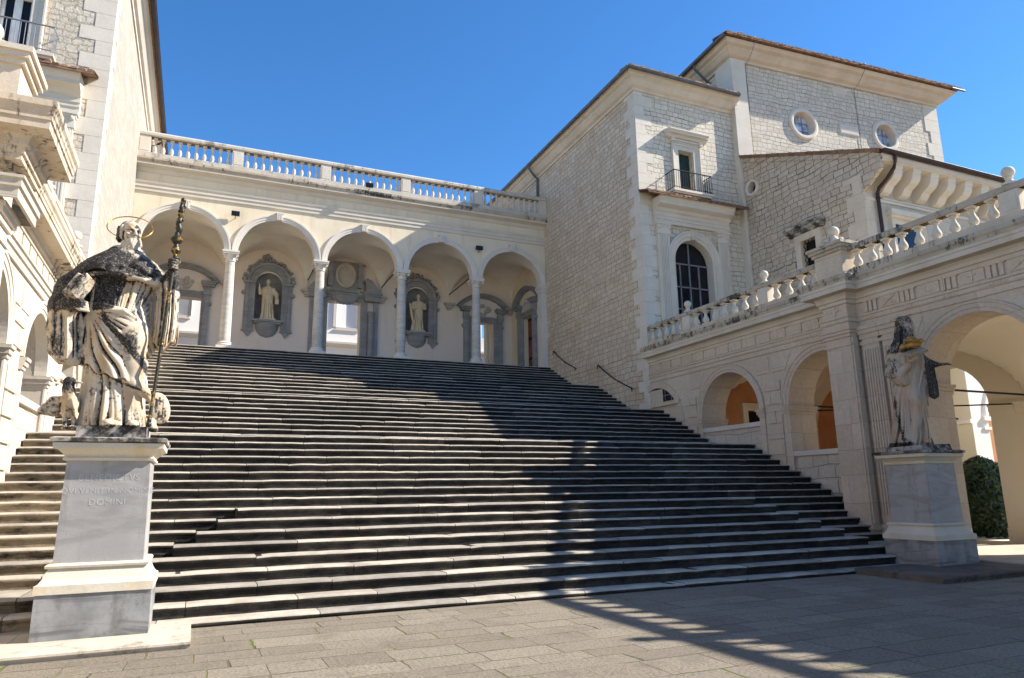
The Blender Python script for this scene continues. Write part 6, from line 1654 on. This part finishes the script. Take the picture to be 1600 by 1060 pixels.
# raven at his feet
S = Sculpt((-.98, -.42, -.02), (-.28, .12, .70), .0085)
S.ell((-.50, -.17, .27), (.095, .13, .16), .03, rot=.3, tilt=-.15); S.chain([(-.51, -.2, .36), (-.535, -.22, .47), (-.535, -.22, .55)], [.085, .06, .062], .03)
S.ell((-.53, -.225, .565), (.062, .07, .058), .02); S.cap((-.49, -.25, .565), (-.385, -.28, .545), .034, .008, .012)
S.chain([(-.56, -.1, .36), (-.70, -.06, .34), (-.82, -.04, .24)], [.05, .05, .03], .03)
for q in range(6): S.chain([(-.60-q*.035, -.075, .33-q*.012), (-.64-q*.035, -.07, .24-q*.004), (-.64-q*.036, -.07, .16+q*.006)], [.032, .034, .020], .014)
for q in range(5): S.chain([(-.47+q*.015, -.29+q*.008, .33-q*.04), (-.44+q*.008, -.30, .22-q*.03)], [.02, .012], .012)
for sx in (-.045, .045): S.chain([(-.49+sx, -.2, .14), (-.485+sx, -.21, .03)], [.03, .02], .015); 
for sx in (-.045, .045):
    for q in (-.03, 0, .03): S.cap((-.485+sx, -.22, .025), (-.485+sx+q, -.28, .018), .014, .010, .008)
S.cap((-.46, -.05, .2), (-.44, .08, .03), .06, .03, .03); S.cap((-.50, -.16, .0), (-.36, -.1, .02), .07, .07, .02)
S.build('raven', M['statue'], s1, O1, stain=lambda x, y, z: .40+.22*sm(z, .38, .5)*sm(x, -.42, -.48)+.1*sm(z, .2, .05))

# ------------------------------------------------------------------ veiled nun (right), turned towards the square
s2 = thing('saint_statue', 'stained marble statue of a veiled nun holding a book with a golden dove', 'statue', (PR[0], PR[1], 2.30))
RZ = -radians(53.4); O2 = (PR[0], PR[1], 2.42)
mb = MB(); 
def tp(x, y, z): return (PR[0]+x, PR[1]+y, z)
mb.hexa([tp(-.46, -.44, 2.298), tp(.42, -.46, 2.298), tp(.45, .40, 2.298), tp(-.42, .44, 2.298)], [tp(-.44, -.43, 2.40), tp(.40, -.44, 2.43), tp(.43, .38, 2.42), tp(-.40, .42, 2.39)]); mb.build('statue_plinth', M['ped_top'], s2)
S = Sculpt((-.75, -.60, -.03), (.90, .55, 2.90), .0125)
def fold2(th, Z, X, Y):
    t = (X+.20*(1.5-Z)-.02*np.sin(Z*5))/(.075+.05*sm(Z, 1.2, 0))+.35*np.sin(Y*6)
    return (.10+.20*sm(Z, 1.4, .2))*(pleat(t, .75)-.6)+.05*(pleat(t*2.3+.3, .9)-.6)
S.loft([-.02, .2, .5, .8, 1.1, 1.4, 1.7, 1.92, 2.12], [-.10, -.08, -.05, -.01, .0, .02, .02, .03, .06], [0, 0, 0, 0, 0, 0, 0, 0, .02],
       [.42, .37, .33, .32, .31, .31, .33, .30, .18], [.36, .32, .29, .28, .27, .26, .26, .23, .16], fold2)
def surf2(x, z, push=0.0):
    cx = np.interp(z, [0, .5, 1.1, 1.7], [-.10, -.05, 0, .02]); rx = np.interp(z, [0, .5, 1.1, 1.7], [.42, .33, .31, .33]); ry = np.interp(z, [0, .5, 1.1, 1.7], [.36, .29, .27, .26])
    u = max(-.97, min(.97, (x-cx)/rx)); return (x, -ry*sqrt(1-u*u)-push, z)
S.chain([(.05, -.12, 1.2), (.12, -.26, .85), (.06, -.25, .45), (-.06, -.28, .12)], [.14, .11, .08, .06], .05)
S.ell((-.22, -.36, .06), (.07, .13, .06), .03); S.ell((.20, -.30, .06), (.07, .13, .06), .03)
# near sleeve hanging, forearm under the book
S.chain([(-.22, -.02, 1.86), (-.28, -.10, 1.55), (-.20, -.24, 1.42), (.04, -.36, 1.62)], [.13, .13, .11, .07], .06)
S.loft([1.18, 1.3, 1.5, 1.75], [-.08, -.10, -.14, -.2], [-.2, -.2, -.18, -.12], [.10, .14, .15, .12], [.13, .16, .16, .14], lambda th, Z, X, Y: .26*(pleat((X+.3+.3*(Z-1.2))/.06, .75)-.6), zlo=lambda X, Y: 1.22+.3*np.abs(X+.08), k=.05)
S.ell((.10, -.40, 1.70), (.05, .06, .04), .02)
for q in range(4): S.chain([(.10+q*.03, -.41, 1.70), (.13+q*.032, -.46, 1.73), (.135+q*.032, -.465, 1.79)], [.019, .017, .013], .01)
S.chain([(.07, -.43, 1.72), (.06, -.46, 1.78), (.075, -.45, 1.83)], [.02, .017, .013], .01)
# far arm stretched out with wide hanging sleeve, open hand
S.chain([(.22, .02, 1.86), (.36, -.02, 1.70), (.54, -.10, 1.63)], [.12, .10, .06], .05); S.chain([(.52, -.09, 1.635), (.60, -.12, 1.62)], [.045, .036], .02)
S.ell((.65, -.135, 1.615), (.06, .035, .028), .015)
for q in range(4): S.chain([(.69, -.115-q*.022, 1.615), (.74+.012*(1.5-abs(q-1.5)), -.12-q*.026, 1.612), (.785+.015*(1.5-abs(q-1.5)), -.125-q*.03, 1.59)], [.016, .014, .010], .008)
S.chain([(.63, -.16, 1.61), (.66, -.20, 1.595), (.70, -.215, 1.58)], [.018, .015, .011], .01)
S.loft([.90, 1.05, 1.3, 1.55, 1.72], [.44, .435, .42, .40, .38], [-.02, -.02, -.03, -.03, -.02], [.075, .095, .10, .11, .09], [.12, .14, .14, .12, .10], lambda th, Z, X, Y: .34*(pleat((X-.3)/.05+.4*np.sin(Z*4)+(Y)/.12, .75)-.6), zlo=lambda X, Y: .93+.5*np.abs(X-.44), k=.04)
# veil and head
HC2 = np.array((.085, -.03, 2.50)); HB = radians(38)
def hq(x, y, z): return (HC2[0]+x*cos(HB)-y*sin(HB), HC2[1]+x*sin(HB)+y*cos(HB), HC2[2]+z)
S.cap((.05, .02, 2.0), (.08, 0, 2.4), .10, .09, .03)
S.ell(hq(0, .02, .05), (.125, .15, .15), .02, rot=HB); S.ell(hq(0, -.05, -.05), (.09, .10, .13), .02, rot=HB)
S.cap(hq(0, -.14, .02), hq(0, -.178, -.045), .013, .020, .014); S.cap(hq(-.06, -.118, .035), hq(.06, -.118, .035), .022, .022, .02)
for sx in (-1, 1): S.ell(hq(sx*.046, -.145, 0), (.03, .03, .02), .01, 's', rot=HB); S.ell(hq(sx*.045, -.116, 0), (.022, .02, .018), .006, rot=HB)
S.cap(hq(-.022, -.138, -.085), hq(.022, -.138, -.085), .012, .012, .008); S.ell(hq(0, -.115, -.14), (.036, .036, .03), .02)
S.loft([1.86, 2.0, 2.15, 2.3, 2.5, 2.62, 2.70], [-.02, .02, .05, .06, .065, .065, .07], [.04, .03, .03, .03, .03, .03, .03], [.36, .33, .24, .19, .185, .165, .10], [.28, .26, .20, .185, .185, .165, .10],
       lambda th, Z, X, Y: .10*(pleat(th*2.2+Z*.6, .8)-.6)+.04*(pleat(th*4.6-Z, .9)-.6), zlo=lambda X, Y: 1.88+.12*sm(X, -.1, .25)+.02*np.sin(X*22), k=.03)
S.ell((.067, .03, 2.64), (.16, .16, .11), .03)
# opening of the veil round the face
S.ell(hq(0, -.20, -.03), (.082, .10, .155), .02, 's', rot=HB)
S.ell(hq(0, -.10, -.03), (.074, .055, .125), .01, rot=HB); S.cap(hq(0, -.14, .01), hq(0, -.172, -.055), .012, .019, .012)
for sx in (-1, 1): S.ell(hq(sx*.036, -.160, -.005), (.024, .022, .016), .008, 's', rot=HB)
S.cap(hq(-.02, -.15, -.095), hq(.02, -.15, -.095), .010, .010, .006)
for x0, x1 in ((-.10, -.30), (-.04, -.16), (.05, .0)): S.chain([(x0, -.15, 2.5), (x0*.8+x1*.2, -.19, 2.2), (x1, -.27, 1.95)], [.02, .028, .024], .03)
def stain2(x, y, z):
    s = np.full(len(x), .10)
    s = np.maximum(s, sm(z, 1.84, 1.95)*sm(x, .30, .2)*.54)
    fx, fy = x-HC2[0], y-HC2[1]; fr_ = -(-fx*sin(HB)+fy*cos(HB)); s = np.maximum(s, sm(z, 2.08, 2.2)*sm(fr_, .10, .03)*.55)
    s = np.maximum(s, sm(x, .30, .36)*sm(z, .85, .95)*.64)
    s = np.maximum(s, sm(x, -.10, -.2)*sm(z, 1.25, 1.4)*sm(z, 1.9, 1.8)*.50)
    s = np.maximum(s, np.exp(-((x+.30+.10*(z-.9))/.07)**2)*sm(z, 1.2, .9)*.56)
    s = np.maximum(s, sm(z, .10, .02)*sm(x, .1, -.1)*.75); s = np.maximum(s, np.exp(-((x-.30)/.05)**2)*sm(z, .6, .4)*.5)
    return s
S.build('body', M['statue2'], s2, O2, RZ, stain2, cav=7)
S = Sculpt((-.30, -.70, 1.60), (.60, -.15, 2.15), .009)
S.box((.20, -.38, 1.88), (.20, .14, .028), .008, 0, 'u', (radians(22), radians(-16), radians(20))); S.box((.205, -.385, 1.875), (.19, .15, .018), .004, 0, 's', (radians(22), radians(-16), radians(20))); S.box((.19, -.37, 1.876), (.188, .125, .022), .004, 0, 'u', (radians(22), radians(-16), radians(20)))
S.build('book', M['statue2'], s2, O2, RZ, base=.34)
S = Sculpt((-.12, -.68, 1.86), (.56, -.15, 2.35), .0075)
S.ell((.19, -.40, 2.03), (.135, .075, .060), .02, tilt=-.15); S.ell((.325, -.42, 2.095), (.055, .05, .05), .02); S.cap((.365, -.43, 2.095), (.415, -.44, 2.08), .018, .005, .008)
S.chain([(.08, -.39, 2.03), (-.04, -.37, 2.01)], [.055, .045], .02)
for sy in (-.06, .06): S.chain([(.26, -.40+sy, 2.09), (.15, -.40+sy*1.3, 2.13), (.02, -.39+sy*1.2, 2.14)], [.04, .042, .016], .015)
S.chain([(.22, -.36, 2.10), (.20, -.33, 2.18), (.12, -.31, 2.22)], [.045, .04, .014], .02)
V = S.build('golden_dove', M['dove_gold'], s2, O2, RZ)
mb = MB(); c_, s_ = cos(RZ), sin(RZ); hc = Vector((O2[0]+.03*c_-.06*s_, O2[1]+.03*s_+.06*c_, O2[2]+2.72)); e1 = Vector((c_, s_, .25)).normalized(); e2 = Vector((-s_, c_, .32)).normalized()
mb.tube([tuple(hc+(e1*cos(2*pi*k/40)+e2*sin(2*pi*k/40))*.235) for k in range(41)], .007, 6); mb.tube([tuple(hc+e2*.23), tuple(hc+Vector((0, 0, -.08)))], .006, 6); mb.build('halo', M['gilt'], s2)

# ------------------------------------------------------------------ the two statues in the loggia niches
def niche_saint(uc, label, var):
    t = thing('niche_statue', label, 'statue', (uc, LB-.02, 9.57), 'statues in the loggia niches')
    O = (uc, LB-.06, 9.575)
    S = Sculpt((-.55, -.45, -.02), (.55, .35, 2.15), .016)
    S.box((0, -.04, .04), (.36, .24, .05), .02)
    lean = .05 if var else -.03
    S.loft([.06, .4, .8, 1.2, 1.5, 1.66], [0, 0, lean, lean, lean, lean], [0]*6, [.33, .27, .25, .25, .24, .14], [.22, .19, .17, .16, .15, .11], lambda th, Z, X, Y: (.05+.08*sm(Z, 1.0, .1))*(ridge(th+.15*np.sin(Z*4), 13, .3, .8)-.55))
    S.cap((lean, 0, 1.6), (lean, -.01, 1.78), .07, .065, .03); S.ell((lean, -.02, 1.88), (.095, .115, .135), .02); S.cap((lean, -.12, 1.88), (lean, -.145, 1.845), .012, .018, .01); S.ell((lean, -.07, 1.8), (.06, .06, .07), .02)
    if not var:
        S.chain([(-.20, 0, 1.52), (-.36, -.06, 1.30), (-.42, -.14, 1.52)], [.10, .085, .06], .04); S.ell((-.43, -.15, 1.60), (.035, .03, .05), .02)
        for q in range(2): S.chain([(-.445+q*.025, -.155, 1.63), (-.45+q*.025, -.16, 1.72)], [.016, .012], .01)
        S.chain([(-.415, -.15, 1.6), (-.395, -.17, 1.65)], [.014, .011], .01)
        S.chain([(.20, 0, 1.52), (.36, -.02, 1.28), (.36, -.14, 1.05)], [.10, .10, .075], .04); S.box((.37, -.20, .92), (.09, .04, .14), .01, .01)
        S.chain([(.36, -.17, 1.02), (.40, -.2, .98)], [.04, .03], .02)
    else:
        S.chain([(-.18, 0, 1.52), (-.32, -.06, 1.28), (-.16, -.19, 1.22)], [.10, .09, .06], .04); S.chain([(.26, 0, 1.52), (.40, -.05, 1.30), (.36, -.16, 1.42)], [.10, .085, .06], .04)
        S.ell((-.12, -.2, 1.23), (.045, .03, .04), .02); S.ell((.36, -.19, 1.47), (.04, .03, .05), .02)
        S.chain([(-.40, -.1, 1.45), (-.34, -.16, 1.0), (-.26, -.18, .5)], [.05, .07, .05], .04)
    for k in range(5): 
        x = -.18+k*.09; S.chain([(x*.6+lean, -.17, 1.2), (x+lean*.5, -.2, .7), (x*1.35, -.22, .12)], [.02, .028, .036], .03)
    S.chain([(-.22, -.14, 1.12), (.0, -.2, .98), (.22, -.16, .72)], [.03, .035, .03], .03)
    S.build('body', M['statue_small'], t, O, stain=lambda x, y, z: .12+.12*sm(z, .3, .05))
niche_saint(2.52, 'cream statue with raised blessing hand in the grey niche left of the centre doorway', 0)
niche_saint(9.75, 'cream statue with bent arms in the grey niche right of the centre doorway', 1)
